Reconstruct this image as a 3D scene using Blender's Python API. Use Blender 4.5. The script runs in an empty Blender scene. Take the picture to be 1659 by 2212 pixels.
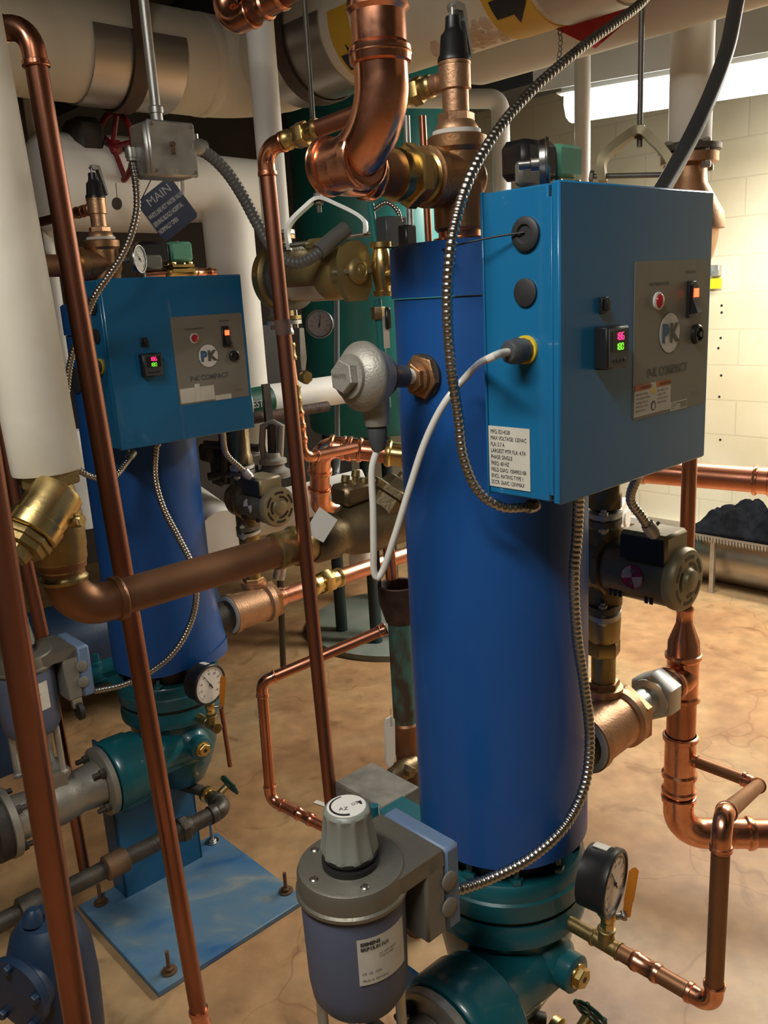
import bpy, bmesh, math, random
from mathutils import Vector, Matrix
random.seed(7)
col = bpy.context.scene.collection
scn = bpy.context.scene
pi = math.pi
# ---------------------------------------------------------------- camera model (1659 x 2212)
f = 1850.0; PIT = math.radians(14.25); ROL = math.radians(3.3)
F = Vector((0, math.cos(PIT), -math.sin(PIT)))
_U0 = Vector((0, math.sin(PIT), math.cos(PIT)))
CX = math.cos(ROL)*Vector((1, 0, 0)) - math.sin(ROL)*_U0
CY = math.sin(ROL)*Vector((1, 0, 0)) + math.cos(ROL)*_U0
C0 = Vector((0, 0, 1.7))
def ray(x, y): return F + CX*((x-829.5)/f) + CY*((1106-y)/f)
def P(x, y, d):
    v = ray(x, y); return C0 + v*(d/v.y)
def on(p, d, x=None, y=None):
    q = Vector(p)-C0; d = Vector(d)
    if x is not None: k = (x-829.5)/f; A = CX
    else: k = (1106-y)/f; A = CY
    return Vector(p) + d*((k*F.dot(q)-A.dot(q))/(A.dot(d)-k*F.dot(d)))
def hit(x, y, n, c):
    v = ray(x, y); return C0 + v*((c-C0.dot(n))/v.dot(n))
def depth(p): return (Vector(p)-C0).dot(F)
def px(w, p): return w*depth(p)/f
U = Vector((math.sin(math.radians(47.5)), math.cos(math.radians(47.5)), 0))
V = Vector((-U.y, U.x, 0)); Z = Vector((0, 0, 1))
O = Vector((.188, 1.4, 0)); D2 = Vector((-.855, .964, -.05))
def L(u, v, z): return O + U*u + V*v + Z*z
def W(u, v, z): return U*u + V*v + Z*z           # building axes from the camera's foot

cd = bpy.data.cameras.new('camera'); cam = bpy.data.objects.new('camera', cd); col.objects.link(cam)
cd.sensor_fit = 'VERTICAL'; cd.sensor_height = 36; cd.lens = f/2212*36; cd.clip_start = .02
m = Matrix((CX, CY, -F)).transposed().to_4x4(); m.translation = C0; cam.matrix_world = m
scn.camera = cam

# ---------------------------------------------------------------- materials
def mat(name, c1, c2=None, rough=.5, metal=0.0, scale=6, r2=None, bump=0.0, bscale=60, coat=0.0, lo=.35, hi=.65, stretch=None, spec=.5, detail=5, emit=None, es=0):
    m = bpy.data.materials.new(name); m.use_nodes = True; nt = m.node_tree; b = nt.nodes['Principled BSDF']
    b.inputs['Metallic'].default_value = metal; b.inputs['Roughness'].default_value = rough
    b.inputs['Base Color'].default_value = (*c1, 1); b.inputs['Coat Weight'].default_value = coat
    b.inputs['Specular IOR Level'].default_value = spec
    if emit: b.inputs['Emission Color'].default_value = (*emit, 1); b.inputs['Emission Strength'].default_value = es
    tc = nt.nodes.new('ShaderNodeTexCoord'); out = tc.outputs['Object']
    if stretch:
        mp = nt.nodes.new('ShaderNodeMapping'); mp.inputs['Scale'].default_value = stretch
        nt.links.new(out, mp.inputs['Vector']); out = mp.outputs['Vector']
    if c2 or r2 is not None:
        n = nt.nodes.new('ShaderNodeTexNoise'); n.inputs['Scale'].default_value = scale; n.inputs['Detail'].default_value = detail
        nt.links.new(out, n.inputs['Vector'])
        mr = nt.nodes.new('ShaderNodeMapRange'); mr.inputs['From Min'].default_value = lo; mr.inputs['From Max'].default_value = hi
        nt.links.new(n.outputs['Fac'], mr.inputs['Value'])
        if c2:
            mx = nt.nodes.new('ShaderNodeMix'); mx.data_type = 'RGBA'
            mx.inputs['A'].default_value = (*c1, 1); mx.inputs['B'].default_value = (*c2, 1)
            nt.links.new(mr.outputs['Result'], mx.inputs['Factor']); nt.links.new(mx.outputs['Result'], b.inputs['Base Color'])
        if r2 is not None:
            m2 = nt.nodes.new('ShaderNodeMapRange'); m2.inputs['To Min'].default_value = rough; m2.inputs['To Max'].default_value = r2
            nt.links.new(mr.outputs['Result'], m2.inputs['Value']); nt.links.new(m2.outputs['Result'], b.inputs['Roughness'])
    if bump:
        n2 = nt.nodes.new('ShaderNodeTexNoise'); n2.inputs['Scale'].default_value = bscale; n2.inputs['Detail'].default_value = 4
        nt.links.new(out, n2.inputs['Vector'])
        bp = nt.nodes.new('ShaderNodeBump'); bp.inputs['Strength'].default_value = bump; bp.inputs['Distance'].default_value = .004
        nt.links.new(n2.outputs['Fac'], bp.inputs['Height']); nt.links.new(bp.outputs['Normal'], b.inputs['Normal'])
    return m
M = {}
M['copper'] = mat('copper', (.74, .33, .21), (.56, .23, .135), .25, 1, 9, .40)
M['copper_fit'] = mat('bright_copper', (.93, .45, .29), (.74, .32, .19), .18, 1, 22, .33, bump=.04, bscale=45)
M['copper_dull'] = mat('dull_copper', (.43, .19, .125), (.28, .12, .075), .33, 1, 9, .45, stretch=(1,1,.3))
M['copper_brown'] = mat('brown_copper', (.25, .125, .065), (.34, .17, .085), .42, .85, 5, .55)
M['bronze'] = mat('bronze', (.50, .29, .15), (.38, .21, .10), .36, .9, 14, .48, bump=.15, bscale=180)
M['bronze_pink'] = mat('pale_bronze', (.62, .37, .22), (.50, .29, .16), .40, .85, 14, .5, bump=.15, bscale=180)
M['bronze_dark'] = mat('dark_bronze', (.17, .13, .075), (.25, .19, .10), .38, .85, 8, .5, bump=.15, bscale=120)
M['brass'] = mat('brass', (.72, .55, .24), (.55, .40, .16), .24, 1, 18, .38, bump=.06, bscale=120)
M['brass_dull'] = mat('dull_brass', (.42, .32, .14), (.30, .22, .09), .34, .9, 14, .45, bump=.1, bscale=180)
M['gold_paint'] = mat('gold_paint', (.36, .28, .12), (.28, .21, .085), .40, .55, 12, .5)
M['motor_brown'] = mat('motor_brown', (.15, .13, .09), (.20, .17, .11), .34, .6, 10, .42)
M['motor_tan'] = mat('motor_tan', (.34, .29, .17), (.28, .24, .14), .45, .35, 10)
M['steel'] = mat('steel', (.48, .48, .46), (.36, .36, .34), .28, 1, 20, .42)
M['galv'] = mat('galvanised_steel', (.46, .47, .45), (.58, .58, .55), .38, .85, 26, .5)
M['flex'] = mat('flex_steel', (.50, .48, .44), (.36, .35, .32), .24, 1, 30, .36)
M['flex_grey'] = mat('grey_jacket', (.10, .105, .10), (.13, .13, .12), .42)
M['flex_black'] = mat('black_jacket', (.035, .04, .045), None, .45)
M['iron'] = mat('black_iron', (.035, .033, .03), (.07, .06, .05), .5, .4, 14, .6, bump=.2, bscale=120)
M['iron_pipe'] = mat('dark_iron_pipe', (.055, .050, .042), (.095, .085, .068), .42, .6, 16, .55, bump=.25, bscale=140)
M['iron_grey'] = mat('grey_iron', (.12, .115, .10), (.18, .165, .14), .45, .7, 20, .55, bump=.3, bscale=150)
M['iron_rust'] = mat('rusty_iron', (.10, .065, .04), (.20, .12, .065), .55, .6, 12, .65, bump=.3, bscale=110)
M['rod'] = mat('dull_rod', (.16, .155, .14), (.22, .21, .18), .5, .6, 20)
M['rust_dark'] = mat('dark_rust', (.035, .02, .016), (.11, .065, .05), .6, .3, 22, .75, bump=.5, bscale=90)
M['patina'] = mat('patina_pipe', (.07, .19, .16), (.07, .045, .025), .6, .1, 16, .7, bump=.3, bscale=90, lo=.50, hi=.62, stretch=(1, 1, .45))
M['cast'] = mat('cast_aluminium', (.40, .39, .35), (.33, .32, .28), .48, .55, 16, .55, bump=.25, bscale=260)
M['cast_valve'] = mat('valve_casting', (.25, .245, .205), (.20, .19, .155), .40, .7, 12, .5, bump=.12, bscale=200)
M['gas_cast'] = mat('gas_valve_casting', (.40, .39, .34), (.33, .32, .28), .38, .7, 12, .48, bump=.12, bscale=200)
M['grey_plastic'] = mat('grey_plastic', (.19, .185, .155), (.16, .155, .13), .42, 0, 8)
M['knob_grey'] = mat('knob_plastic', (.23, .245, .215), (.20, .21, .185), .38)
M['black'] = mat('black_plastic', (.014, .014, .015), None, .38)
M['grey_dark'] = mat('dark_grey_plastic', (.055, .062, .068), None, .45)
M['rubber'] = mat('rubber', (.022, .024, .026), None, .55)
M['blue_box'] = mat('blue_enamel', (.008, .145, .33), (.008, .135, .31), .30, 0, 3, .38, coat=.5)
M['blue_jacket'] = mat('blue_jacket', (.005, .078, .30), (.005, .071, .28), .40, 0, 3, .46, coat=.1)
M['teal'] = mat('teal_enamel', (.005, .105, .135), (.005, .08, .10), .30, 0, 5, .42, coat=.3)
M['blue_ped'] = mat('pedestal_blue', (.012, .10, .23), (.02, .12, .24), .4, 0, 6)
M['plate_blue'] = None
M['slate'] = mat('actuator_slate', (.085, .105, .165), (.078, .095, .15), .5, 0, 8)
M['slate_light'] = mat('actuator_light_blue', (.13, .20, .33), (.12, .18, .29), .5, 0, 8)
M['green'] = mat('coil_green', (.13, .42, .27), (.11, .36, .23), .45)
M['tank_teal'] = mat('tank_teal', (.025, .22, .21), (.018, .17, .165), .33, 0, 4, .42)
M['white'] = mat('white_paint', (.72, .72, .68), (.64, .63, .58), .5, 0, 4)
M['white_pipe'] = mat('white_jacket', (.88, .87, .82), (.80, .78, .71), .55, 0, 3, bump=.2, bscale=14)
M['pvc'] = mat('milky_tubing', (.66, .66, .61), None, .22, 0, coat=.3)
M['label'] = mat('label_paper', (.62, .60, .53), (.56, .54, .47), .55, 0, 30)
M['white_tape'] = mat('white_tape', (.70, .70, .66), None, .5)
M['ink'] = mat('ink', (.015, .015, .018), None, .6)
M['ink_white'] = mat('white_ink', (.62, .62, .60), None, .6)
M['panel'] = mat('panel_grey', (.215, .205, .17), (.20, .19, .155), .42, 0, 12)
M['panel_dark'] = mat('panel_print', (.075, .085, .08), None, .5)
M['logo_blue'] = mat('logo_blue', (.03, .11, .22), None, .5)
M['logo_grey'] = mat('logo_grey', (.085, .085, .07), None, .5)
M['red_lamp'] = mat('red_lens', (.42, .02, .03), None, .25, coat=.5)
M['orange_sticker'] = mat('orange_print', (.48, .15, .05), None, .5)
M['yellow'] = mat('yellow_plastic', (.72, .52, .03), None, .4)
M['orange'] = mat('orange_handle', (.62, .22, .02), None, .4)
M['red'] = mat('red_paint', (.22, .012, .02), (.16, .01, .015), .4, 0, 12)
M['sign_blue'] = mat('sign_blue', (.018, .03, .085), (.015, .025, .07), .35)
M['paper'] = mat('paper', (.74, .72, .66), None, .6)
M['dial'] = mat('dial_white', (.66, .65, .60), None, .3, coat=.4)
M['cloth'] = mat('black_cloth', (.005, .006, .008), (.010, .011, .014), .9, 0, 30, bump=.5, bscale=90, spec=.08)
M['digit_red'] = mat('red_digits', (.02, 0, 0), None, .4, emit=(1, .03, .16), es=3)
M['digit_green'] = mat('green_digits', (0, .02, 0), None, .4, emit=(.22, 1, .04), es=1.7)
M['switch_glow'] = mat('switch_glow', (.1, 0, 0), None, .4, emit=(1, .07, .02), es=5)
M['dirty_grey'] = mat('dusty_grey', (.13, .125, .11), (.22, .205, .17), .7, .1, 18, bump=.3)
M['blue_tank'] = mat('navy_casting', (.009, .026, .062), (.014, .036, .08), .38, .1, 7, .5, bump=.1)
M['deck_grey'] = mat('duct_grey', (.10, .105, .115), (.075, .08, .085), .6, .2, 2)
M['ceiling'] = mat('ceiling_dark', (.05, .045, .038), (.09, .08, .065), .85, 0, 1.3, bump=.2)
M['canvas'] = mat('insulation_canvas', (.76, .69, .55), (.60, .52, .38), .7, 0, 2.6, bump=.35, bscale=9, lo=.40, hi=.66)
M['canvas_near'] = mat('insulation_wrap', (.66, .63, .53), (.50, .46, .36), .55, 0, 5, bump=.5, bscale=12, lo=.45, hi=.75)
M['chalky'] = mat('crumbling_plaster', (.62, .48, .36), (.50, .36, .24), .85, 0, 20, bump=.8, bscale=40)
M['alu'] = mat('jacket_aluminium', (.52, .50, .46), (.42, .38, .33), .30, .9, 2.5, .42, stretch=(1, 1, 6))
M['strap'] = mat('brown_strap', (.075, .05, .034), (.10, .065, .045), .6, .3, 12)
M['tank_dark'] = mat('dark_leg', (.012, .03, .035), None, .5); M['duct_pipe'] = mat('grey_pvc', (.13, .15, .16), None, .4); M['green_marker'] = mat('green_marker', (.01, .10, .06), None, .4); M['handle_green'] = mat('green_handle', (.005, .05, .035), None, .35)
M['wall_grey'] = mat('room_wall', (.16, .15, .12), (.12, .11, .09), .7, 0, 1.2); M['tag_yellow'] = mat('tag_yellow', (.72, .70, .02), None, .5)
M['flag_red'] = mat('flag_red', (.62, .05, .06), None, .6)
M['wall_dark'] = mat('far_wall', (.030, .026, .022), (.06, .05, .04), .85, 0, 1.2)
M['concrete'] = mat('housekeeping_concrete', (.13, .155, .13), (.19, .20, .165), .6, 0, 6, .75, bump=.1)

def glass_mat():
    m = bpy.data.materials.new('dial_glass'); m.use_nodes = True; b = m.node_tree.nodes['Principled BSDF']
    b.inputs['Transmission Weight'].default_value = 1; b.inputs['Roughness'].default_value = .03; b.inputs['IOR'].default_value = 1.2
    return m
M['glass'] = glass_mat()

def floor_mat():
    m = bpy.data.materials.new('stained_concrete_floor'); m.use_nodes = True; nt = m.node_tree; b = nt.nodes['Principled BSDF']
    N = nt.nodes.new; Lk = nt.links.new
    tc = N('ShaderNodeTexCoord')
    def noise(s, d=6, dist=0):
        n = N('ShaderNodeTexNoise'); n.inputs['Scale'].default_value = s; n.inputs['Detail'].default_value = d; n.inputs['Distortion'].default_value = dist
        Lk(tc.outputs['Object'], n.inputs['Vector']); return n.outputs['Fac']
    def ramp(v, stops):
        r = N('ShaderNodeValToRGB'); Lk(v, r.inputs['Fac']); e = r.color_ramp.elements
        while len(e) < len(stops): e.new(.5)
        for i, (p_, c) in enumerate(stops): e[i].position = p_; e[i].color = (*c, 1)
        return r.outputs['Color']
    def mix(a, b_, fac, mode='MIX'):
        x = N('ShaderNodeMix'); x.data_type = 'RGBA'; x.blend_type = mode
        Lk(a, x.inputs['A']); Lk(b_, x.inputs['B'])
        if isinstance(fac, float): x.inputs['Factor'].default_value = fac
        else: Lk(fac, x.inputs['Factor'])
        return x.outputs['Result']
    base = ramp(noise(1.6, 8, .4), [(.30, (.31, .165, .08)), (.45, (.43, .245, .115)), (.58, (.46, .295, .145)), (.72, (.36, .265, .15))])
    fine = ramp(noise(14, 8), [(.3, (.62, .60, .58)), (.7, (1, 1, 1))])
    c = mix(base, fine, .8, 'MULTIPLY')
    spots = ramp(noise(5.5, 10, 1.2), [(.60, (1, 1, 1)), (.70, (.55, .46, .40))])
    c = mix(c, spots, .7, 'MULTIPLY')
    v = N('ShaderNodeTexVoronoi'); v.feature = 'DISTANCE_TO_EDGE'; v.inputs['Scale'].default_value = .8
    wn = N('ShaderNodeTexNoise'); wn.inputs['Scale'].default_value = 3; Lk(tc.outputs['Object'], wn.inputs['Vector'])
    va = N('ShaderNodeVectorMath'); va.operation = 'MULTIPLY_ADD'; va.inputs[1].default_value = (.5, .5, .5)
    Lk(wn.outputs['Color'], va.inputs[0]); Lk(tc.outputs['Object'], va.inputs[2]); Lk(va.outputs[0], v.inputs['Vector'])
    crack = ramp(v.outputs['Distance'], [(.0, (.72, .62, .54)), (.004, (1, 1, 1))])
    c = mix(c, crack, .8, 'MULTIPLY')
    Lk(c, b.inputs['Base Color'])
    mr = N('ShaderNodeMapRange'); mr.inputs['To Min'].default_value = .34; mr.inputs['To Max'].default_value = .62
    Lk(noise(4, 6), mr.inputs['Value']); Lk(mr.outputs['Result'], b.inputs['Roughness'])
    bp = N('ShaderNodeBump'); bp.inputs['Strength'].default_value = .12; bp.inputs['Distance'].default_value = .01
    Lk(noise(22, 6), bp.inputs['Height']); Lk(bp.outputs['Normal'], b.inputs['Normal'])
    return m
M['floor'] = floor_mat()

def block_mat():
    m = bpy.data.materials.new('painted_block_wall'); m.use_nodes = True; nt = m.node_tree; b = nt.nodes['Principled BSDF']
    N = nt.nodes.new; Lk = nt.links.new
    tc = N('ShaderNodeTexCoord'); sx = N('ShaderNodeSeparateXYZ'); cb = N('ShaderNodeCombineXYZ')
    Lk(tc.outputs['Object'], sx.inputs[0]); Lk(sx.outputs['X'], cb.inputs['X']); Lk(sx.outputs['Z'], cb.inputs['Y'])
    br = N('ShaderNodeTexBrick'); br.inputs['Scale'].default_value = 1
    br.inputs['Brick Width'].default_value = .4; br.inputs['Row Height'].default_value = .2; br.inputs['Mortar Size'].default_value = .004
    br.inputs['Color1'].default_value = (.72, .66, .48, 1); br.inputs['Color2'].default_value = (.76, .70, .53, 1); br.inputs['Mortar'].default_value = (.64, .58, .43, 1)
    Lk(cb.outputs[0], br.inputs['Vector'])
    n = N('ShaderNodeTexNoise'); n.inputs['Scale'].default_value = 1.5; n.inputs['Detail'].default_value = 6; Lk(tc.outputs['Object'], n.inputs['Vector'])
    r = N('ShaderNodeValToRGB'); r.color_ramp.elements[0].position = .35; r.color_ramp.elements[0].color = (.78, .72, .6, 1); r.color_ramp.elements[1].position = .6
    Lk(n.outputs['Fac'], r.inputs['Fac'])
    x = N('ShaderNodeMix'); x.data_type = 'RGBA'; x.blend_type = 'MULTIPLY'; x.inputs['Factor'].default_value = .7
    Lk(br.outputs['Color'], x.inputs['A']); Lk(r.outputs['Color'], x.inputs['B']); Lk(x.outputs['Result'], b.inputs['Base Color'])
    b.inputs['Roughness'].default_value = .55
    bp = N('ShaderNodeBump'); bp.inputs['Strength'].default_value = .35; bp.inputs['Distance'].default_value = .01; bp.invert = True
    Lk(br.outputs['Fac'], bp.inputs['Height']); Lk(bp.outputs['Normal'], b.inputs['Normal'])
    return m
M['block'] = block_mat()

def plate_mat():
    m = bpy.data.materials.new('scuffed_blue_plate'); m.use_nodes = True; nt = m.node_tree; b = nt.nodes['Principled BSDF']
    N = nt.nodes.new; Lk = nt.links.new
    tc = N('ShaderNodeTexCoord'); mp = N('ShaderNodeMapping'); mp.inputs['Rotation'].default_value = (0, 0, .8); mp.inputs['Scale'].default_value = (1, 1.9, 1)
    Lk(tc.outputs['Object'], mp.inputs['Vector'])
    n = N('ShaderNodeTexNoise'); n.inputs['Scale'].default_value = 5; n.inputs['Detail'].default_value = 9; n.inputs['Distortion'].default_value = .7; Lk(mp.outputs['Vector'], n.inputs['Vector'])
    r = N('ShaderNodeValToRGB'); e = r.color_ramp.elements; e.new(.5); e.new(.6)
    for i, (p_, c) in enumerate([(.34, (.022, .10, .27)), (.47, (.065, .155, .27)), (.62, (.105, .18, .25)), (.80, (.28, .28, .24))]): e[i].position = p_; e[i].color = (*c, 1)
    Lk(n.outputs['Fac'], r.inputs['Fac']); Lk(r.outputs['Color'], b.inputs['Base Color']); b.inputs['Roughness'].default_value = .5
    return m
M['plate_blue'] = plate_mat()

def emis(name, c, s):
    m = bpy.data.materials.new(name); m.use_nodes = True; nt = m.node_tree; b = nt.nodes['Principled BSDF']
    b.inputs['Base Color'].default_value = (.9, .9, .9, 1); b.inputs['Emission Color'].default_value = (*c, 1); b.inputs['Emission Strength'].default_value = s
    return m
M['tube_light'] = emis('fluorescent_glow', (1, .98, .96), 7)

# ---------------------------------------------------------------- mesh builder
def frame(ax, ref=None):
    ax = Vector(ax).normalized()
    r = Vector(ref) if ref is not None else (Z if abs(ax.z) < .9 else Vector((1, 0, 0)))
    a = (r - ax*r.dot(ax)).normalized(); return a, ax.cross(a), ax
class MB:
    def __init__(s): s.v = []; s.f = []
    def add(s, vs, fs):
        o = len(s.v); s.v += [Vector(p) for p in vs]; s.f += [tuple(i+o for i in q) for q in fs]; return s
    def lathe(s, p, ax, prof, n=28, ref=None, ph=0, cap=True, sc=(1, 1)):
        a, b, t = frame(ax, ref); p = Vector(p); vs = []; fs = []
        for (h, r) in prof:
            for i in range(n):
                an = ph + 2*pi*i/n; vs.append(p + t*h + a*(math.cos(an)*r*sc[0]) + b*(math.sin(an)*r*sc[1]))
        k = len(prof)
        for j in range(k-1):
            for i in range(n):
                i2 = (i+1) % n; fs.append((j*n+i, j*n+i2, (j+1)*n+i2, (j+1)*n+i))
        if cap:
            fs.append(tuple(reversed(range(n)))); fs.append(tuple((k-1)*n+i for i in range(n)))
        return s.add(vs, fs)
    def cyl(s, p, q, r, n=24, r2=None, ph=0):
        d = Vector(q)-Vector(p); return s.lathe(p, d, [(0, r), (d.length, r if r2 is None else r2)], n, ph=ph)
    def tube(s, pts, r, n=14, cap=True, closed=False):
        pts = [Vector(p) for p in pts]; k = len(pts); vs = []; fs = []
        T = []
        for i in range(k):
            a_ = pts[(i-1) % k] if (closed or i > 0) else pts[0]; b_ = pts[(i+1) % k] if (closed or i < k-1) else pts[-1]
            T.append((b_-a_).normalized())
        a, b, _ = frame(T[0])
        for i in range(k):
            if i:
                q = T[i-1].rotation_difference(T[i]); a = q @ a
                a = (a - T[i]*a.dot(T[i])).normalized()
            b = T[i].cross(a); rr = r(i) if callable(r) else r
            for j in range(n):
                an = 2*pi*j/n; vs.append(pts[i] + a*(math.cos(an)*rr) + b*(math.sin(an)*rr))
        for i in range(k if closed else k-1):
            i2 = (i+1) % k
            for j in range(n):
                j2 = (j+1) % n; fs.append((i*n+j, i*n+j2, i2*n+j2, i2*n+j))
        if cap and not closed: fs.append(tuple(reversed(range(n)))); fs.append(tuple((k-1)*n+j for j in range(n)))
        return s.add(vs, fs)
    def torus(s, c, ax, R, r, n=28, m_=8):
        a, b, t = frame(ax); c = Vector(c)
        return s.tube([c + a*(math.cos(2*pi*i/n)*R) + b*(math.sin(2*pi*i/n)*R) for i in range(n)], r, m_, closed=True)
    def box(s, c, ex, ey, ez, ch=0.0):
        c = Vector(c); ex, ey, ez = Vector(ex), Vector(ey), Vector(ez)      # half vectors
        if ch <= 0:
            vs = [c + ex*i + ey*j + ez*k for i in (-1, 1) for j in (-1, 1) for k in (-1, 1)]
            return s.add(vs, [(0, 1, 3, 2), (4, 6, 7, 5), (0, 4, 5, 1), (2, 3, 7, 6), (0, 2, 6, 4), (1, 5, 7, 3)])
        lx, ly, lz = ex.length, ey.length, ez.length; ch = min(ch, lx*.9, ly*.9, lz*.9)
        X_, Y_, Z_ = ex/lx, ey/ly, ez/lz; vs = []; idx = {}
        for i in (-1, 1):
            for j in (-1, 1):
                for k in (-1, 1):
                    for w, (dx, dy, dz) in enumerate(((0, 1, 1), (1, 0, 1), (1, 1, 0))):
                        idx[(i, j, k, w)] = len(vs)
                        vs.append(c + X_*(i*(lx-ch*dx)) + Y_*(j*(ly-ch*dy)) + Z_*(k*(lz-ch*dz)))
        fs = []
        for i in (-1, 1):
            q = [idx[(i, -1, -1, 0)], idx[(i, 1, -1, 0)], idx[(i, 1, 1, 0)], idx[(i, -1, 1, 0)]]; fs.append(q if i > 0 else q[::-1])
            q = [idx[(-1, i, -1, 1)], idx[(-1, i, 1, 1)], idx[(1, i, 1, 1)], idx[(1, i, -1, 1)]]; fs.append(q if i > 0 else q[::-1])
            q = [idx[(-1, -1, i, 2)], idx[(1, -1, i, 2)], idx[(1, 1, i, 2)], idx[(-1, 1, i, 2)]]; fs.append(q if i > 0 else q[::-1])
        for i in (-1, 1):
            for j in (-1, 1):
                fs.append((idx[(i, j, -1, 0)], idx[(i, j, -1, 1)], idx[(i, j, 1, 1)], idx[(i, j, 1, 0)]))
                fs.append((idx[(i, -1, j, 0)], idx[(i, -1, j, 2)], idx[(i, 1, j, 2)], idx[(i, 1, j, 0)]))
                fs.append((idx[(-1, i, j, 1)], idx[(-1, i, j, 2)], idx[(1, i, j, 2)], idx[(1, i, j, 1)]))
                for k in (-1, 1): fs.append((idx[(i, j, k, 0)], idx[(i, j, k, 1)], idx[(i, j, k, 2)]))
        return s.add(vs, fs)
    def prism(s, poly, o, ax, ay, dz):
        o = Vector(o); ax = Vector(ax); ay = Vector(ay); dz = Vector(dz); n = len(poly)
        vs = [o + ax*x + ay*y for x, y in poly] + [o + ax*x + ay*y + dz for x, y in poly]
        fs = [tuple(reversed(range(n))), tuple(range(n, 2*n))] + [(i, (i+1) % n, n+(i+1) % n, n+i) for i in range(n)]
        return s.add(vs, fs)
    def hexnut(s, p, ax, h, r, ref=None, ph=0):
        return s.lathe(p, ax, [(0, r*.93), (h*.12, r), (h*.88, r), (h, r*.93)], 6, ref, ph)

def link(name, mb, m, parent=None, smooth=True):
    me = bpy.data.meshes.new(name); vs = mb.v
    if parent is None:
        z = min(v.z for v in vs); c = Vector((sum(v.x for v in vs)/len(vs), sum(v.y for v in vs)/len(vs), z))
    else:
        r = parent
        while r.parent: r = r.parent
        c = r.location.copy()
    me.from_pydata([v-c for v in vs], [], mb.f); me.materials.append(M[m] if isinstance(m, str) else m)
    bm = bmesh.new(); bm.from_mesh(me); bmesh.ops.recalc_face_normals(bm, faces=bm.faces); bm.to_mesh(me); bm.free()
    if smooth:
        me.shade_smooth(); me.set_sharp_from_angle(angle=math.radians(38))
    o = bpy.data.objects.new(name, me); col.objects.link(o)
    if parent is None: o.location = c
    else: o.parent = parent
    return o
def tag(o, label, cat, group=None, kind=None):
    if label: o['label'] = label
    if cat: o['category'] = cat
    if group: o['group'] = group
    if kind: o['kind'] = kind
    return o
def thing(name, label, cat, loc, group=None):
    o = bpy.data.objects.new(name, None); col.objects.link(o); o.empty_display_size = .05; o.location = Vector(loc)
    return tag(o, label, cat, group)
def struct(name, mb, m, smooth=False):
    o = link(name, mb, m, None, smooth); o['kind'] = 'structure'; return o
def part(name, mb, m, parent, label=None):
    o = link(name, mb, m, parent)
    if label: o['label'] = label
    return o
def kids(o): return [c for c in bpy.data.objects if c.parent == o]
def dup(root, label, d=D2, skip=()):
    r = root.copy(); col.objects.link(r); r.location = root.location + d; r['label'] = label
    for c in kids(root):
        if c.name.split('.')[0] in skip: continue
        k = c.copy(); col.objects.link(k); k.parent = r
        for g in kids(c):
            h = g.copy(); col.objects.link(h); h.parent = k
    return r
def text(s, size, o, ax, ay, m, parent, name='lettering', th=.0004, align='LEFT', sx=1.0, sp=1.0, bold=0):
    cu = bpy.data.curves.new('t', 'FONT'); cu.body = s; cu.size = size; cu.align_x = align; cu.extrude = 0; cu.space_line = sp; cu.offset = bold; cu.resolution_u = 3
    to = bpy.data.objects.new('t', cu); col.objects.link(to)
    dg = bpy.context.evaluated_depsgraph_get(); dg.update()
    me = bpy.data.meshes.new_from_object(to.evaluated_get(dg))
    ax = Vector(ax).normalized(); ay = Vector(ay).normalized(); nn = ax.cross(ay); o = Vector(o)
    mb = MB(); mb.v = [o + ax*(v.co.x*sx) + ay*v.co.y + nn*th for v in me.vertices]; mb.f = [tuple(p.vertices) for p in me.polygons]
    bpy.data.objects.remove(to); bpy.data.curves.remove(cu); bpy.data.meshes.remove(me)
    if not mb.f: return None
    me2 = bpy.data.meshes.new(name); r = parent
    while r.parent: r = r.parent
    me2.from_pydata([v-r.location for v in mb.v], [], mb.f); me2.materials.append(M[m])
    ob = bpy.data.objects.new(name, me2); col.objects.link(ob); ob.parent = parent
    return ob

# smooth curve through points, evenly sampled
def spline(pts, ds):
    pts = [Vector(p) for p in pts]; q = [pts[0]*2-pts[1]] + pts + [pts[-1]*2-pts[-2]]; out = []
    for i in range(1, len(q)-2):
        p0, p1, p2, p3 = q[i-1:i+3]; t1 = (p1-p0).length**.5 or 1e-3; t2 = (p2-p1).length**.5 or 1e-3; t3 = (p3-p2).length**.5 or 1e-3
        m1 = ((p1-p0)/t1-(p2-p0)/(t1+t2)+(p2-p1)/t2)*t2; m2 = ((p2-p1)/t2-(p3-p1)/(t2+t3)+(p3-p2)/t3)*t2
        k = 40
        for j in range(k):
            t = j/k; out.append(p1*(2*t**3-3*t*t+1)+m1*(t**3-2*t*t+t)+p2*(-2*t**3+3*t*t)+m2*(t**3-t*t))
    out.append(q[-2]); res = [out[0]]; acc = 0
    for a, b in zip(out, out[1:]):
        l = (b-a).length
        while acc + l >= ds:
            t = (ds-acc)/l; a = a.lerp(b, t); res.append(a.copy()); l = (b-a).length; acc = 0
        acc += l
    if (res[-1]-out[-1]).length > ds*.3: res.append(out[-1])
    return res
def flex_mb(pts, r, pitch=.0085, amp=.16, n=14):
    s = spline(pts, pitch/6)
    prof = [1-amp, 1-amp*.25, 1, 1, 1-amp*.25, 1-amp]
    return MB().tube(s, lambda i: r*prof[i % 6], n)

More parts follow.
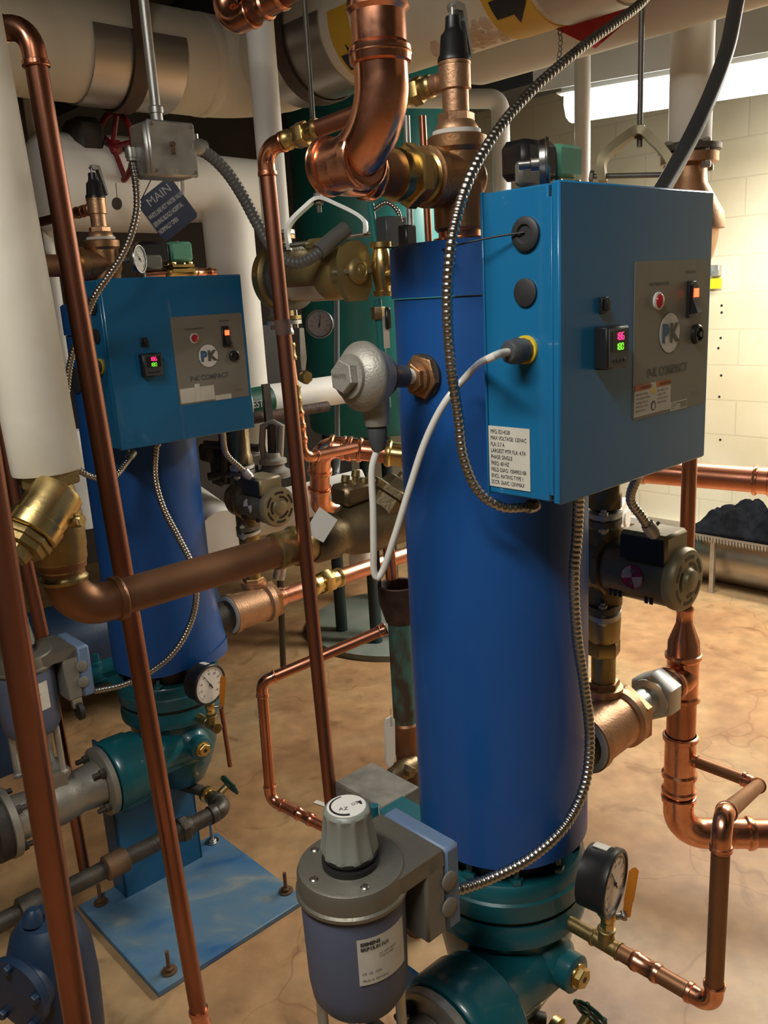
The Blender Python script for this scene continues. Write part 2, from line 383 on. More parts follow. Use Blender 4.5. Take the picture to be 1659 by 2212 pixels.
def arc(c, d1, d2, R, n=10):
    # centreline arc rounding corner c between incoming direction d1 and outgoing d2
    d1 = Vector(d1).normalized(); d2 = Vector(d2).normalized(); th = d1.angle(d2); tl = R*math.tan(th/2)
    a = c-d1*tl; nrm = (d2-d1*d1.dot(d2)).normalized(); cc = a+nrm*R
    return [cc - nrm*(R*math.cos(th*i/n)) + d1*(R*math.sin(th*i/n)) for i in range(n+1)], tl
def elbow_mb(c, d1, d2, r, R=None, press=True, sleeve=1.2):
    d1 = Vector(d1).normalized(); d2 = Vector(d2).normalized(); R = R or 1.9*r
    a, tl = arc(Vector(c), d1, d2, R); mb = MB()
    mb.tube([a[0]-d1*r*sleeve] + a + [a[-1]+d2*r*sleeve], r*1.07, 20)
    for p, d in ((a[0], -d1), (a[-1], d2)):
        if press:
            mb.lathe(p, d, [(r*sleeve*.55, r*1.07), (r*sleeve*.62, r*1.2), (r*sleeve*.9, r*1.22), (r*sleeve, r*1.1)], 24)
            mb.torus(p+d*(r*sleeve*.95), d, r*1.13, r*.11)
        else:
            mb.lathe(p, d, [(r*sleeve*.1, r*1.07), (r*sleeve*.2, r*1.13), (r*sleeve, r*1.13), (r*sleeve, r)], 24)
    return mb, tl
def run(root, pts, r, m='copper', mf='copper_fit', press=True, R=None, sleeve=1.2, ends=(False, False)):
    pts = [Vector(p) for p in pts]; cut = [0]*len(pts)
    for i in range(1, len(pts)-1):
        d1 = pts[i]-pts[i-1]; d2 = pts[i+1]-pts[i]
        mb, tl = elbow_mb(pts[i], d1, d2, r, R, press, sleeve); cut[i] = tl; part('elbow', mb, mf, root)
    for i in range(len(pts)-1):
        d = (pts[i+1]-pts[i]).normalized(); a = pts[i]+d*cut[i]; b = pts[i+1]-d*cut[i+1]
        if (b-a).dot(d) > .002: part('pipe', MB().cyl(a, b, r, 24), m, root)
    return root
def coupling(root, p, ax, r, l, m='copper_fit', name='coupling'):
    a = Vector(ax).normalized(); mb = MB().lathe(Vector(p)-a*l/2, a, [(0, r*1.03), (0, r*1.12), (l*.1, r*1.22), (l*.2, r*1.22), (l*.27, r*1.07), (l*.73, r*1.07), (l*.8, r*1.22), (l*.9, r*1.22), (l, r*1.12), (l, r*1.03)], 28)
    return part(name, mb, m, root)
def union(root, p, ax, r, l, m='brass', name='union'):
    a = Vector(ax).normalized(); p = Vector(p)-a*l/2
    mb = MB().lathe(p, a, [(0, r*1.02), (0, r*1.15), (l*.06, r*1.22), (l*.14, r*1.22), (l*.2, r*1.08), (l*.36, r*1.1)], 28)
    mb.hexnut(p+a*l*.34, a, l*.3, r*1.5); mb.lathe(p+a*l*.62, a, [(0, r*1.3), (l*.08, r*1.3), (l*.1, r*1.1), (l*.22, r*1.08), (l*.26, r*1.22), (l*.34, r*1.22), (l*.38, r*1.05)], 28)
    return part(name, mb, m, root)
def tee_mb(p, ax, bx, r, l=3.2, lb=2.0, press=True, rb=None):
    a = Vector(ax).normalized(); b = Vector(bx).normalized(); rb = rb or r; p = Vector(p); h = r*l
    mb = MB().cyl(p-a*h/2, p+a*h/2, r*1.08, 24)
    mb.lathe(p, b, [(0, rb*1.12), (r*1.0, rb*1.15), (r*1.15, rb*1.08), (r*lb, rb*1.08)], 24)
    for c, d, q in ((p-a*h/2, a, r), (p+a*h/2, -a, r), (p+b*r*lb, -b, rb)):
        mb.lathe(c, d, [(0, q*1.1), (q*.1, q*1.24), (q*.35, q*1.24), (q*.5, q*1.08)], 24)
    return mb
# ================================================================ BOILER UNIT (built once, copied 1.29 m along -V)
def zc(u, v, y):                                    # height on the plumb line (u, v) seen at image row y
    return on(L(u, v, 0), Z, y=y).z
g_unit = None
bo = thing('boiler', 'tall blue cylindrical boiler with teal bolted flange, nearest the camera', 'boiler', L(0, 0, 0), 'compact boilers')
jk = part('jacket', MB().lathe(L(0, 0, 0), Z, [(.748, .140), (.748, .153), (1.1, .1535), (1.69, .153), (1.69, .02)], 72), 'blue_jacket', bo)
part('jacket_cap', MB().lathe(L(0, 0, 0), Z, [(1.692, .150), (1.692, .1565), (1.765, .1565), (1.770, .150), (1.772, .02)], 72), 'blue_jacket', bo)
part('neck', MB().lathe(L(0, 0, 0), Z, [(.70, .12), (.76, .12)], 48), 'black', bo)
part('upper_flange', MB().lathe(L(0, 0, 0), Z, [(.637, .146), (.640, .151), (.672, .151), (.676, .147), (.700, .146), (.706, .141), (.706, .1)], 72), 'teal', bo)
part('gasket', MB().lathe(L(0, 0, 0), Z, [(.627, .142), (.638, .142)], 60), 'black', bo)
part('lower_flange', MB().lathe(L(0, 0, 0), Z, [(.575, .10), (.578, .143), (.584, .150), (.606, .151), (.612, .147), (.627, .146), (.628, .1)], 72), 'teal', bo)
part('burner_bowl', MB().lathe(L(0, 0, 0), Z, [(.33, .045), (.35, .07), (.40, .095), (.46, .115), (.53, .128), (.577, .132)], 56), 'teal', bo)
mb = MB(); ax = -U; b0 = L(0, -.088, .5)
mb.lathe(b0, ax, [(.0, .060), (.10, .058), (.14, .062), (.155, .072), (.160, .090), (.168, .098), (.190, .099), (.192, .104), (.240, .105), (.262, .103), (.268, .098), (.268, .05)], 48)
part('inlet_collar', mb, 'teal', bo)
for i in range(10):
    a = 2*pi*(i+.35)/10; c = L(math.cos(a)*.131, math.sin(a)*.131, .706); m_ = MB().hexnut(c, Z, .011, .0125); m_.cyl(c, c+Z*.028, .006, 10); part('bolt', m_, 'teal', bo)
mb = MB().lathe(L(-.013, -.085, .513), -V, [(0, .06), (.05, .045), (.06, .034), (.085, .034), (.088, .03)], 32); part('plug_boss', mb, 'teal', bo)
pb = part('plug', MB().lathe(L(-.013, -.172, .513), -V, [(0, .022), (.004, .022)], 24).hexnut(L(-.013, -.176, .513), -V, .012, .019), 'brass', bo)
part('plug_hole', MB().cyl(L(-.013, -.187, .513), L(-.013, -.1885, .513), .006, 6), 'black', pb)
# teal side plate reaching behind the actuator, with its stud
mb = MB().box(L(-.13, .18, .688), U*.11, V*.07, Z*.008, .002).box(L(-.07, .09, .688), U*.075, V*.06, Z*.008, .002)
part('side_plate', mb, 'teal', bo)
mb = MB().hexnut(L(-.12, .225, .696), Z, .012, .016); mb.cyl(L(-.12, .225, .70), L(-.12, .225, .732), .0095, 12); part('stud', mb, 'teal', bo)
# pedestal channel
mb = MB()
mb.box(L(-.11, -.024, .28), U*.13, V*.004, Z*.275, .001); mb.box(L(-.236, .012, .28), U*.004, V*.04, Z*.275, .001); mb.box(L(.016, .012, .28), U*.004, V*.04, Z*.275, .001)
ped = part('pedestal', mb, 'blue_ped', bo)
# black pipe stub wall grommet behind the sensor well
part('grommet', MB().lathe(L(-.150, .005, 1.577), -U, [(0, .034), (.006, .034), (.008, .028)], 32), 'rubber', bo)
boiler2 = dup(bo, 'blue boiler at the left, standing on a scuffed square blue base plate')

# the far jacket's lower hem is bent outwards on its right side
for c_ in kids(boiler2):
    if c_.name.startswith('jacket') and 'cap' not in c_.name: bpy.data.objects.remove(c_)
mb = MB(); n_ = 72; hs = [.748, .760, .79, .82, .86, .90, .95, 1.0, 1.1, 1.4, 1.69]
for h in hs:
    for i in range(n_):
        an = 2*pi*i/n_; k = max(0, math.cos(an-math.radians(-8)))**3; e = max(0, (1.0-h)/.22)
        mb.v.append(O+D2+Vector((math.cos(an), math.sin(an), 0))*(.153+k*.030*min(1, e)**1.5)+Z*(h+(.05*k if h < .76 else 0)))
for j in range(len(hs)-1):
    for i in range(n_): i2 = (i+1) % n_; mb.f.append((j*n_+i, j*n_+i2, (j+1)*n_+i2, (j+1)*n_+i))
mb.f.append(tuple((len(hs)-1)*n_+i for i in range(n_)))
part('jacket', mb, 'blue_jacket', boiler2)
# base plate of the far boiler (its own corners on the floor)
def L2(u, v, z): return L(u, v, z) + Vector((D2.x, D2.y, 0))
bp_ = part('base_plate', MB().box(L2(-.115, -.185, .008), U*.238, V*.236, Z*.008, .002), 'plate_blue', boiler2)
def flo(x, y, z=0):
    v = ray(x, y); return C0 + v*((z-1.7)/v.z)
for (x, y) in ((366, 2098), (618, 1925), (218, 1950), (459, 1818)):
    c = flo(x, y, .016); mb = MB().lathe(c, Z, [(0, .021), (.004, .021), (.004, .014)], 20); mb.hexnut(c+Z*.004, Z, .009, .013); mb.cyl(c, c+Z*.062, .0055, 10)
    part('anchor_bolt', mb, 'iron_rust' if x != 459 else 'steel', boiler2)
# leveling pad under the near pedestal
part('levelling_block', MB().box(L(-.11, -.0, .002), U*.14, V*.07, Z*.004), 'iron', bo)

# ---------------- control cabinet
cb = thing('control_cabinet', 'blue steel control cabinet on the nearest boiler, white data label on its side', 'control box', L(.015, -.2, 1.42), 'boiler control cabinets')
uc, hw = .014, .195
part('cabinet_body', MB().box(L(uc, -.192, 1.62), U*.193, V*.052, Z*.199, .002), 'blue_box', cb)
mb = MB().box(L(uc, -.2555, 1.62), U*hw, V*.0065, Z*.201, .0025)
door = part('door', mb, 'blue_box', cb)
part('door_gasket', MB().box(L(uc, -.2465, 1.62), U*.188, V*.0035, Z*.190), 'rubber', door)
part('door_lip', MB().box(L(uc-hw+.0006, -.2478, 1.617), U*.0022, V*.0042, Z*.186, .001), 'blue_box', door)
part('cabinet_flange', MB().box(L(uc, -.1385, 1.62), U*.194, V*.0018, Z*.2005, .0006), 'blue_box', cb)
fv = -.262
def G(a, z, d=0): return L(a, fv-d, z)
def rrect(w, h, r, n=5):
    out = []
    for cx, cy, a0 in ((w-r, h-r, 0), (-w+r, h-r, 90), (-w+r, -h+r, 180), (w-r, -h+r, 270)):
        for i in range(n+1):
            a = math.radians(a0+90*i/n); out.append((cx+r*math.cos(a), cy+r*math.sin(a)))
    return out
pn = part('face_panel', MB().prism(rrect(.1045, .1085, .006), G(.0945, 1.6155), U, Z, -V*.0009), 'panel', cb)
# lamp
part('lamp_bezel', MB().lathe(G(.050, 1.669, .001), -V, [(0, .0125), (.003, .0125), (.004, .0105)], 28), 'white', pn)
part('lamp_lens', MB().lathe(G(.050, 1.669, .004), -V, [(0, .0102), (.003, .0095), (.005, .006), (.0055, .001)], 28), 'red_lamp', pn)
# emblem
part('emblem', MB().lathe(G(.086, 1.6225, .0008), -V, [(0, .0296), (.0005, .0296)], 48), 'panel_dark', pn)
part('emblem_field', MB().lathe(G(.086, 1.6225, .0013), -V, [(0, .0283), (.0005, .0283)], 48), 'white', pn)
text('P', .034, G(.0635, 1.6108, .0021), U, Z, 'logo_blue', pn, 'emblem_letter', sx=1.0, bold=.0022)
text('K', .034, G(.084, 1.6108, .0023), U, Z, 'logo_grey', pn, 'emblem_letter', sx=1.05, bold=.0022)
text('P-K COMPACT', .0178, G(.027, 1.5635, .0011), U, Z, 'panel_dark', pn, sx=.98, bold=.0005)
text('HIGH TEMPERATURE', .0058, G(.026, 1.6905, .0011), U, Z, 'panel_dark', pn, bold=.0002)
text('OPERATION', .0056, G(.127, 1.7045, .0011), U, Z, 'panel_dark', pn, bold=.0002)
text('ON', .005, G(.157, 1.686, .0011), U, Z, 'panel_dark', pn); text('OFF', .005, G(.157, 1.648, .0011), U, Z, 'panel_dark', pn)
text('E.C.C. NO. 1106\nMADE IN U.S.A.', .0035, G(.155, 1.527, .0011), U, Z, 'panel_dark', pn)
# rocker switch
sw = part('rocker_switch', MB().box(G(.1425, 1.667, .0035), U*.0105, V*.003, Z*.0265, .0012), 'black', cb)
mb = MB(); mb.prism([(0, .021), (0, -.021), (.012, -.019), (.0035, .002), (.0045, .020)], G(.1355, 1.667, .006), -V, Z, U*.014); part('rocker', mb, 'black', sw)
part('rocker_light', MB().box(G(.1425, 1.6765, .0115), U*.0062, V*.0009, Z*.0062), 'switch_glow', sw)
# push button
mb = MB().lathe(G(.1625, 1.615, .001), -V, [(0, .0145), (.006, .0145), (.008, .012), (.008, .010), (.005, .009), (.005, .004), (.010, .004), (.010, .001)], 32); part('reset_button', mb, 'black', cb)
# temperature controller
ct = part('temperature_controller', MB().box(G(-.081, 1.6155, .010), U*.0262, V*.0105, Z*.0275, .0022), 'black', cb)
part('bezel', MB().box(G(-.081, 1.6155, .0212), U*.0235, V*.0008, Z*.0248, .0007), 'grey_dark', ct)
part('display', MB().box(G(-.080, 1.6235, .0223), U*.0185, V*.0006, Z*.0125), 'black', ct)
SEG = {'0': 'abcdef', '1': 'bc', '8': 'abcdefg', '6': 'acdefg'}
def digits(s, o, h, m_, parent):
    w = h*.52; t = h*.055; mb = MB()
    for i, c in enumerate(s):
        x = i*(w+h*.28)
        sg = dict(a=(x+w/2, h, w/2-t, t), g=(x+w/2, h/2, w/2-t, t), d=(x+w/2, 0, w/2-t, t), b=(x+w, h*.75, t, h/4-t), c=(x+w, h*.25, t, h/4-t), f=(x, h*.75, t, h/4-t), e=(x, h*.25, t, h/4-t))
        for k in SEG[c]:
            a, b, ww, hh = sg[k]; mb.box(o+U*a+Z*b, U*ww, V*.0003, Z*hh)
    part('digits', mb, m_, parent)
digits('186', G(-.0905, 1.6255, .0232), .0088, 'digit_red', ct)
digits('180', G(-.0905, 1.6125, .0232), .0082, 'digit_green', ct)
for i in range(4): part('key', MB().box(G(-.093+i*.008, 1.5985, .0223), U*.0026, V*.0006, Z*.0022, .0003), 'black', ct)
mb = MB().box(G(-.0885, 1.670, .003), U*.0085, V*.003, Z*.0105, .001); mb.box(G(-.0885, 1.670, .008), U*.0035, V*.0035, Z*.0075, .001); part('connector_port', mb, 'black', cb)
# stickers on the panel
def sticker(a0, a1, z0, z1, m_, d=.0012, name='sticker', par=None): return part(name, MB().box(G((a0+a1)/2, (z0+z1)/2, d), U*((a1-a0)/2), V*.0003, Z*((z1-z0)/2)), m_, par or pn)
w1 = sticker(-.0065, .036, 1.511, 1.5475, 'label', name='warning_label'); sticker(-.006, .0355, 1.5475, 1.5555, 'orange_sticker', .0014, par=w1, name='header')
text('WARNING', .0072, G(.006, 1.549, .0018), U, Z, 'ink', w1, sx=.95)
text('Hazardous Voltage.\nTurn off power before\nservicing. Failure to\nfollow may result in\ndeath or injury.', .0046, G(-.0045, 1.541, .0016), U, Z, 'ink', w1, sx=.92, sp=1.25)
w2 = sticker(.0365, .0515, 1.511, 1.5555, 'label', name='pictogram_label')
part('triangle', MB().prism([(-.006, -.005), (.006, -.005), (0, .007)], G(.044, 1.545, .0015), U, Z, -V*.0003), 'yellow', w2)
part('glove_disc', MB().lathe(G(.044, 1.522, .0015), -V, [(0, .0072), (.0003, .0072)], 24), 'panel_dark', w2)
part('glove', MB().prism([(-.003, -.005), (.003, -.005), (.0035, .001), (.002, .005), (.001, .001), (-.001, .005), (-.002, .001), (-.0042, .002)], G(.044, 1.522, .0019), U, Z, -V*.0003), 'label', w2)
w3 = sticker(.052, .093, 1.511, 1.5475, 'label', name='warning_label'); sticker(.0525, .0925, 1.5475, 1.5555, 'orange_sticker', .0014, par=w3, name='header')
text('WARNING', .0072, G(.060, 1.549, .0018), U, Z, 'ink', w3, sx=.95)
text('Burn Hazard. Hot\nsurfaces. Wear\nprotective gloves\nwhen servicing.', .0046, G(.054, 1.541, .0016), U, Z, 'ink', w3, sx=.92, sp=1.25)
w4 = sticker(.094, .1435, 1.507, 1.520, 'label', name='serial_label'); sticker(.110, .142, 1.5165, 1.5188, 'panel', .0014, par=w4, name='strip'); sticker(.122, .142, 1.509, 1.517, 'panel', .0014, par=w4, name='strip')
text('LISTED\nENCLOSED\nPANEL', .0036, G(.0955, 1.5165, .0016), U, Z, 'ink', w4, sx=.9)
# left side face
su = -.1795
def S(v, z, d=0): return L(su-d, v, z)
mb = MB().lathe(S(-.211, 1.763), -U, [(0, .021), (.004, .021), (.006, .018), (.006, .012), (.003, .010), (.003, .001)], 32); gr = part('grommet', mb, 'rubber', cb)
part('hole_plug', MB().lathe(S(-.209, 1.692), -U, [(0, .0175), (.003, .0175), (.0045, .014), (.005, .001)], 32), 'rubber', cb)
gl = part('cable_gland', MB().lathe(S(-.208, 1.620), -U, [(.0, .0185), (.004, .0185), (.004, .015)], 28), 'yellow', cb)
part('gland_body', MB().lathe(S(-.208, 1.620, .004), -U, [(0, .0155), (.012, .0155), (.012, .017), (.022, .0165), (.030, .0155), (.034, .012), (.034, .006)], 10), 'grey_dark', gl)
lb = part('data_label', MB().box(S(-.177, 1.474, .0006), U*.0004, V*.0352, Z*.0425), 'label', cb)
text('MFG: E214528\nMAX VOLTAGE: 120VAC\nFLA: 5.7 A\nLARGEST MTR FLA: 4.7A\nPHASE: SINGLE\nFREQ: 60 HZ\nFIELD DIAG: 1004903108\nENCL. RATING TYPE 1\nSCCR: 2kAIC 120VMAX', .0079, S(-.1455, 1.5065, .0011), -V, Z, 'ink', lb, sx=.72, sp=1.12)
for z_ in (1.815, 1.424): part('hinge_pin', MB().cyl(L(-.174, -.2535, z_), L(-.174, -.2535, z_+.006), .003, 10), 'steel', cb)
cab2 = dup(cb, 'blue steel control cabinet on the boiler at the left, half behind the copper pipe', skip=('data_label',))
# thin wire from the top grommet
w_ = link('capillary_wire', MB().tube(spline([S(-.211, 1.765, .004), S(-.17, 1.762, .02), S(-.12, 1.756, .035), L(-.15, -.04, 1.757), L(-.13, .10, 1.77)], .01), .0013, 8), 'ink')
tag(w_, 'thin dark wire leaving the round grommet on the cabinet side', 'wire')

# ---------------- pressure gauge with ball valve on the near boiler leg
gc = L(-.003, -.24, .731)
def gauge(name, label, c, n, r, th, m_case='black', stem=None, needle=2.2, group=None, ring='black'):
    n = Vector(n).normalized(); g_ = thing(name, label, 'gauge', c-Z*r, group); a, b, _ = frame(n, Z)   # a is up
    part('gauge_case', MB().lathe(c-n*th, n, [(0, r*.55), (.002, r*.9), (th*.7, r*.93), (th*.8, r), (th, r), (th+.002, r*.97), (th+.002, r*.9), (th-.002, r*.89), (th-.002, .001)], 48), m_case, g_)
    if ring != m_case: part('bezel_ring', MB().torus(c+n*.001, n, r*.96, r*.05, 40), ring, g_)
    d = part('dial', MB().lathe(c-n*.0018, n, [(0, r*.89), (.0006, r*.89)], 48), 'dial', g_)
    rt = a.cross(n)
    mk = MB(); nm = MB()
    for i in range(41):
        t = math.radians(-135+270*i/40); q = a*math.cos(t)+rt*math.sin(t); l = .10 if i % 5 == 0 else .05
        s_ = q.cross(n); mk.box(c+q*r*(.80-l/2)-n*.0009, q*r*l/2, s_*r*(.010 if i % 5 == 0 else .006), n*.0002)
    part('scale_marks', mk, 'ink', d)
    for i, s in enumerate(('0', '20', '40', '60', '80', '100', '120', '140', '160')):
        t = math.radians(-135+270*i/8); q = a*math.cos(t)+rt*math.sin(t)
        text(s, r*.14, c+q*r*.58-n*.0010-a*r*.05, rt, a, 'ink', d, 'numeral', align='CENTER')
    t = needle; q = a*math.cos(t)+rt*math.sin(t); s_ = q.cross(n)
    mb = MB().prism([(-.25*r, .035*r), (-.25*r, -.035*r), (.72*r, -.006*r), (.72*r, .006*r)], c+n*.0004, q, s_, n*.0006); mb.lathe(c-n*.0008, n, [(0, r*.06), (.003, r*.05)], 16)
    part('needle', mb, 'ink', g_)
    return g_
gn = Vector((.80, -.60, .03))
# face turned to the right of the camera: seen steeply on the near boiler, nearly square on the far one
gn = (-V*.97 + U*.20 - Z*.02).normalized()
pg = gauge('pressure_gauge', 'black-cased round pressure gauge at the foot of the nearest boiler', gc, gn, .0575, .052, needle=-.55, group='boiler pressure gauges')
mb = MB(); a_, b_, t_ = frame(gn, Z); arcp = []
pts_ = [(math.cos(t)*.0546, math.sin(t)*.0546) for t in [math.radians(x) for x in range(5, 56, 5)]]
poly = pts_ + [(x*.97, y*.97) for x, y in reversed(pts_)]
part('sticker', MB().prism(poly, gc-gn*.043, a_, -b_, gn*.025), 'label', pg)
part('stem', MB().cyl(gc-Z*.056-gn*.012, gc-Z*.076-gn*.012, .010, 14), 'brass_dull', pg)
vb = gc-gn*.012; z0 = .615
bv = thing('ball_valve', 'small brass ball valve with orange lever under the near pressure gauge', 'valve', vb+Z*(z0-vb.z), 'orange-lever gauge valves')
vz = lambda z: Vector((vb.x, vb.y, z))
mb = MB().hexnut(vz(.642), Z, .014, .0125); mb.lathe(vz(.652), Z, [(0, .010), (.008, .0135), (.018, .0135), (.024, .010)], 20); part('valve_body', mb, 'brass', bv)
lv = vz(.655)+(-V*.8+U*.5).normalized()*.014; sd = (U*.75-V*.55).normalized()
mb = MB().cyl(vz(.660), vz(.660)+sd*.026, .0055, 12); mb.hexnut(vz(.660)+sd*.024, sd, .007, .009); part('valve_stem', mb, 'steel', bv)
a0 = vz(.660)+sd*.030
mb = MB().prism([(-.005, -.004), (.005, -.004), (.005, .022), (.0062, .030), (.0060, .085), (0, .092), (-.0060, .085), (-.0062, .030), (-.005, .022)], a0, (-V*.8+U*.6).normalized(), (Z*1+U*.12-V*.08).normalized(), sd*.0045)
part('lever', mb, 'orange', bv)
pg2 = dup(pg, 'black-cased round pressure gauge on the left boiler, above an orange lever'); bv2 = dup(bv, 'small brass ball valve with orange lever beside the left boiler gauge')

# ---------------- gas valve actuator
ca = (-.437, -.088)
def A(du, dv, z): return L(ca[0]+du, ca[1]+dv, z)
ac = thing('valve_actuator', 'grey and slate-blue valve actuator with ribbed dial knob, beside the nearest boiler', 'actuator', A(0, 0, .72), 'gas valve actuators')
part('can', MB().lathe(A(0, 0, 0), Z, [(.715, .045), (.72, .060), (.735, .0685), (.76, .0715), (.90, .0745), (.905, .073)], 64), 'slate', ac)
cap = part('cap', MB().lathe(A(0, 0, 0), Z, [(.896, .077), (.898, .0795), (.903, .0795), (.906, .0765), (.928, .0760), (.934, .0735), (.936, .069), (.936, .01)], 64), 'cast_valve', ac)
for d in (150, 215, 290):
    t = math.radians(d); q = A(0, 0, .936)+Vector((math.cos(t), math.sin(t), 0))*.060
    part('screw', MB().lathe(q, Z, [(0, .006), (.0015, .006), (.003, .0045), (.0032, .001)], 16), 'steel', cap)
part('knob_collar', MB().lathe(A(0, 0, 0), Z, [(.936, .040), (.944, .040), (.945, .035), (.950, .035), (.951, .038), (.956, .038)], 48), 'black', ac)
kn = MB(); n_ = 72; prof = [(.953, .0375), (.956, .040), (.962, .0405), (1.008, .0335), (1.018, .0325), (1.022, .030), (1.0235, .0275), (1.0235, .0005)]
vs, fs = [], []
for j, (h, r) in enumerate(prof):
    for i in range(n_):
        an = 2*pi*i/n_; w = (an*10/(2*pi)) % 1
        g_ = (.0055 if j == 2 else .0035) * max(0, math.sin(pi*w))**.6 if j in (2, 3) else (.003*max(0, math.sin(pi*w)) if j == 1 else 0)
        vs.append(A(0, 0, h)+Vector((math.cos(an), math.sin(an), 0))*(r-g_))
for j in range(len(prof)-1):
    for i in range(n_): i2 = (i+1) % n_; fs.append((j*n_+i, j*n_+i2, (j+1)*n_+i2, (j+1)*n_+i))
kn.add(vs, fs); knob = part('knob', kn, 'knob_grey', ac)
part('knob_disc', MB().lathe(A(0, 0, 1.0236), Z, [(0, .0272), (.0006, .0268)], 40), 'white', knob)
def arcband(c, r0, r1, a0, a1, th=.0004):
    p_ = [(math.cos(math.radians(t))*r1, math.sin(math.radians(t))*r1) for t in range(a0, a1+1, 6)]
    q_ = [(math.cos(math.radians(t))*(r0+(r1-r0)*.6*(1-(t-a0)/(a1-a0))), math.sin(math.radians(t))*(r0+(r1-r0)*.6*(1-(t-a0)/(a1-a0)))) for t in range(a1-(a1-a0) % 6, a0-1, -6)]
    return MB().prism(p_+q_, c, (1, 0, 0), (0, 1, 0), Z*th)
part('dial_arc', arcband(A(0, 0, 1.0242), .0195, .0238, 110, 285), 'ink', knob)
part('dial_mark', arcband(A(0, 0, 1.0242), .0160, .0220, 5, 29), 'ink', knob)
text('AZ', .010, A(-.009, -.004, 1.0242)-Vector((.006, .002, 0)), (1, .1, 0), (-.1, 1, 0), 'ink', knob)
text('DZ', .008, A(.004, .000, 1.0242)+Vector((.006, -.004, 0)), (.8, .6, 0), (-.6, .8, 0), 'ink', knob)
# arm and terminal box
v0, v1 = -.160, -.028
mb = MB().prism([(-.02, -.072), (.075, -.072), (.085, -.072), (.112, -.072), (.112, .058), (.03, .058), (-.02, .06)], A(0, 0, .904), U, V, Z*.026); part('arm', mb, 'cast_valve', ac)
part('terminal_box', MB().box(L(-.343, (v0+v1)/2, .860), U*.020, V*((v1-v0)/2), Z*.068, .004), 'grey_plastic', ac)
tb = MB().box(L(-.307, (v0+v1)/2, .858), U*.0165, V*((v1-v0)/2+.001), Z*.0695, .006); part('terminal_cover', tb, 'slate_light', ac)
for (u_, z_) in ((-.318, .876), (-.320, .833)): part('knockout', MB().lathe(L(u_, v0-.001, z_), -V, [(0, .0145), (.003, .0145), (.004, .013)], 28), 'grey_plastic', ac)
# data label on the can
def cylpatch(c, ax, R, a0, a1, h0, h1, ref, n=10, th=.0004):
    a, b, t = frame(ax, ref); vs = []; fs = []
    for i in range(n+1):
        an = a0+(a1-a0)*i/n; q = a*math.cos(an)+b*math.sin(an)
        for h in (h0, h1): vs += [c+t*h+q*R, c+t*h+q*(R+th)]
    for i in range(n):
        o = i*4; fs += [(o+1, o+5, o+7, o+3), (o, o+2, o+6, o+4), (o, o+4, o+5, o+1), (o+2, o+3, o+7, o+6)]
    fs += [(0, 1, 3, 2), (n*4, n*4+2, n*4+3, n*4+1)]
    return MB().add(vs, fs)
an0 = math.radians(-86)
lab = part('data_label', cylpatch(A(0, 0, 0), Z, .0735, an0, an0+math.radians(62), .795, .868, (1, 0, 0)), 'label', ac)
def cyltext(s, size, c, R, a_start, z, m_, parent, name='lettering', sx=1, sp=1, bold=0):
    o = text(s, size, (0, 0, 0), (1, 0, 0), (0, 1, 0), m_, parent, name, sx=sx, sp=sp, bold=bold); rl = parent
    while rl.parent: rl = rl.parent
    for v in o.data.vertices:
        p_ = v.co + rl.location; an = a_start + p_.x/R
        v.co = Vector((c.x+math.cos(an)*(R+.0008), c.y+math.sin(an)*(R+.0008), z+p_.y)) - rl.location
    return o
cyltext('SIEMENS\nSKP15.011U1', .0072, A(0, 0, 0), .0738, an0+.06, .858, 'ink', lab, bold=.0003, sx=1.05, sp=1.1)
cyltext('AC 120V 60HZ\nTYPE 4  IP54', .0045, A(0, 0, 0), .0738, an0+.40, .838, 'ink', lab, sp=1.2)
cyltext('Made in Germany', .0052, A(0, 0, 0), .0738, an0+.06, .801, 'ink', lab)
cyltext('CE  UL  CSA', .0052, A(0, 0, 0), .0738, an0+.06, .812, 'ink', lab)
act2 = dup(ac, 'grey and slate-blue valve actuator at the left edge, behind the copper pipe')

# ---------------- gas valve under the actuator
gv = thing('gas_valve', 'cast gas valve body under the nearest actuator, at the bottom edge', 'valve', L(-.44, -.088, .40), 'gas valves under the actuators')
gx = lambda u, v=0, z=0: L(u, -.088+v, .5+z)
mb = MB().lathe(gx(-.29), -U, [(0, .05), (.003, .062), (.03, .060), (.06, .056), (.09, .062), (.12, .066), (.15, .062), (.18, .056), (.215, .060), (.24, .062), (.245, .05)], 40)
mb.lathe(gx(-.42, 0, .0), Z, [(0, .05), (.07, .05), (.085, .062), (.10, .062), (.10, .02)], 4, ref=U+V); part('valve_body', mb, 'gas_cast', gv)
part('flange', MB().lathe(gx(-.27), -U, [(0, .092), (.003, .096), (.018, .096), (.021, .092), (.021, .05)], 40), 'gas_cast', gv)
part('flange', MB().lathe(gx(-.53), -U, [(0, .05), (0, .090), (.018, .092), (.02, .088)], 40), 'gas_cast', gv)
part('companion_flange', MB().lathe(gx(-.552), -U, [(0, .075), (0, .088), (.03, .088), (.034, .07), (.06, .055), (.2, .05)], 40), 'iron', gv)
for i in range(4):
    t = pi/4+pi/2*i; d = V*math.cos(t)*.074+Z*math.sin(t)*.074
    mb = MB().hexnut(gx(-.291)+d, -U, .014, .013); mb.cyl(gx(-.29)+d, gx(-.325)+d, .007, 10); part('bolt', mb, 'iron', gv)
    mb = MB().hexnut(gx(-.515)+d, -U, .014, .013); mb.cyl(gx(-.50)+d, gx(-.53)+d, .007, 10); part('bolt', mb, 'iron', gv)
for (a, b) in ((.045, .045), (-.045, .045), (.045, -.045), (-.045, -.045)):
    q = gx(-.437+a, b*.8, .09); mb = MB().cyl(q, q+Z*.135, .008, 12); mb.hexnut(q, Z, .010, .013); part('spacer_post', mb, 'galv', gv)
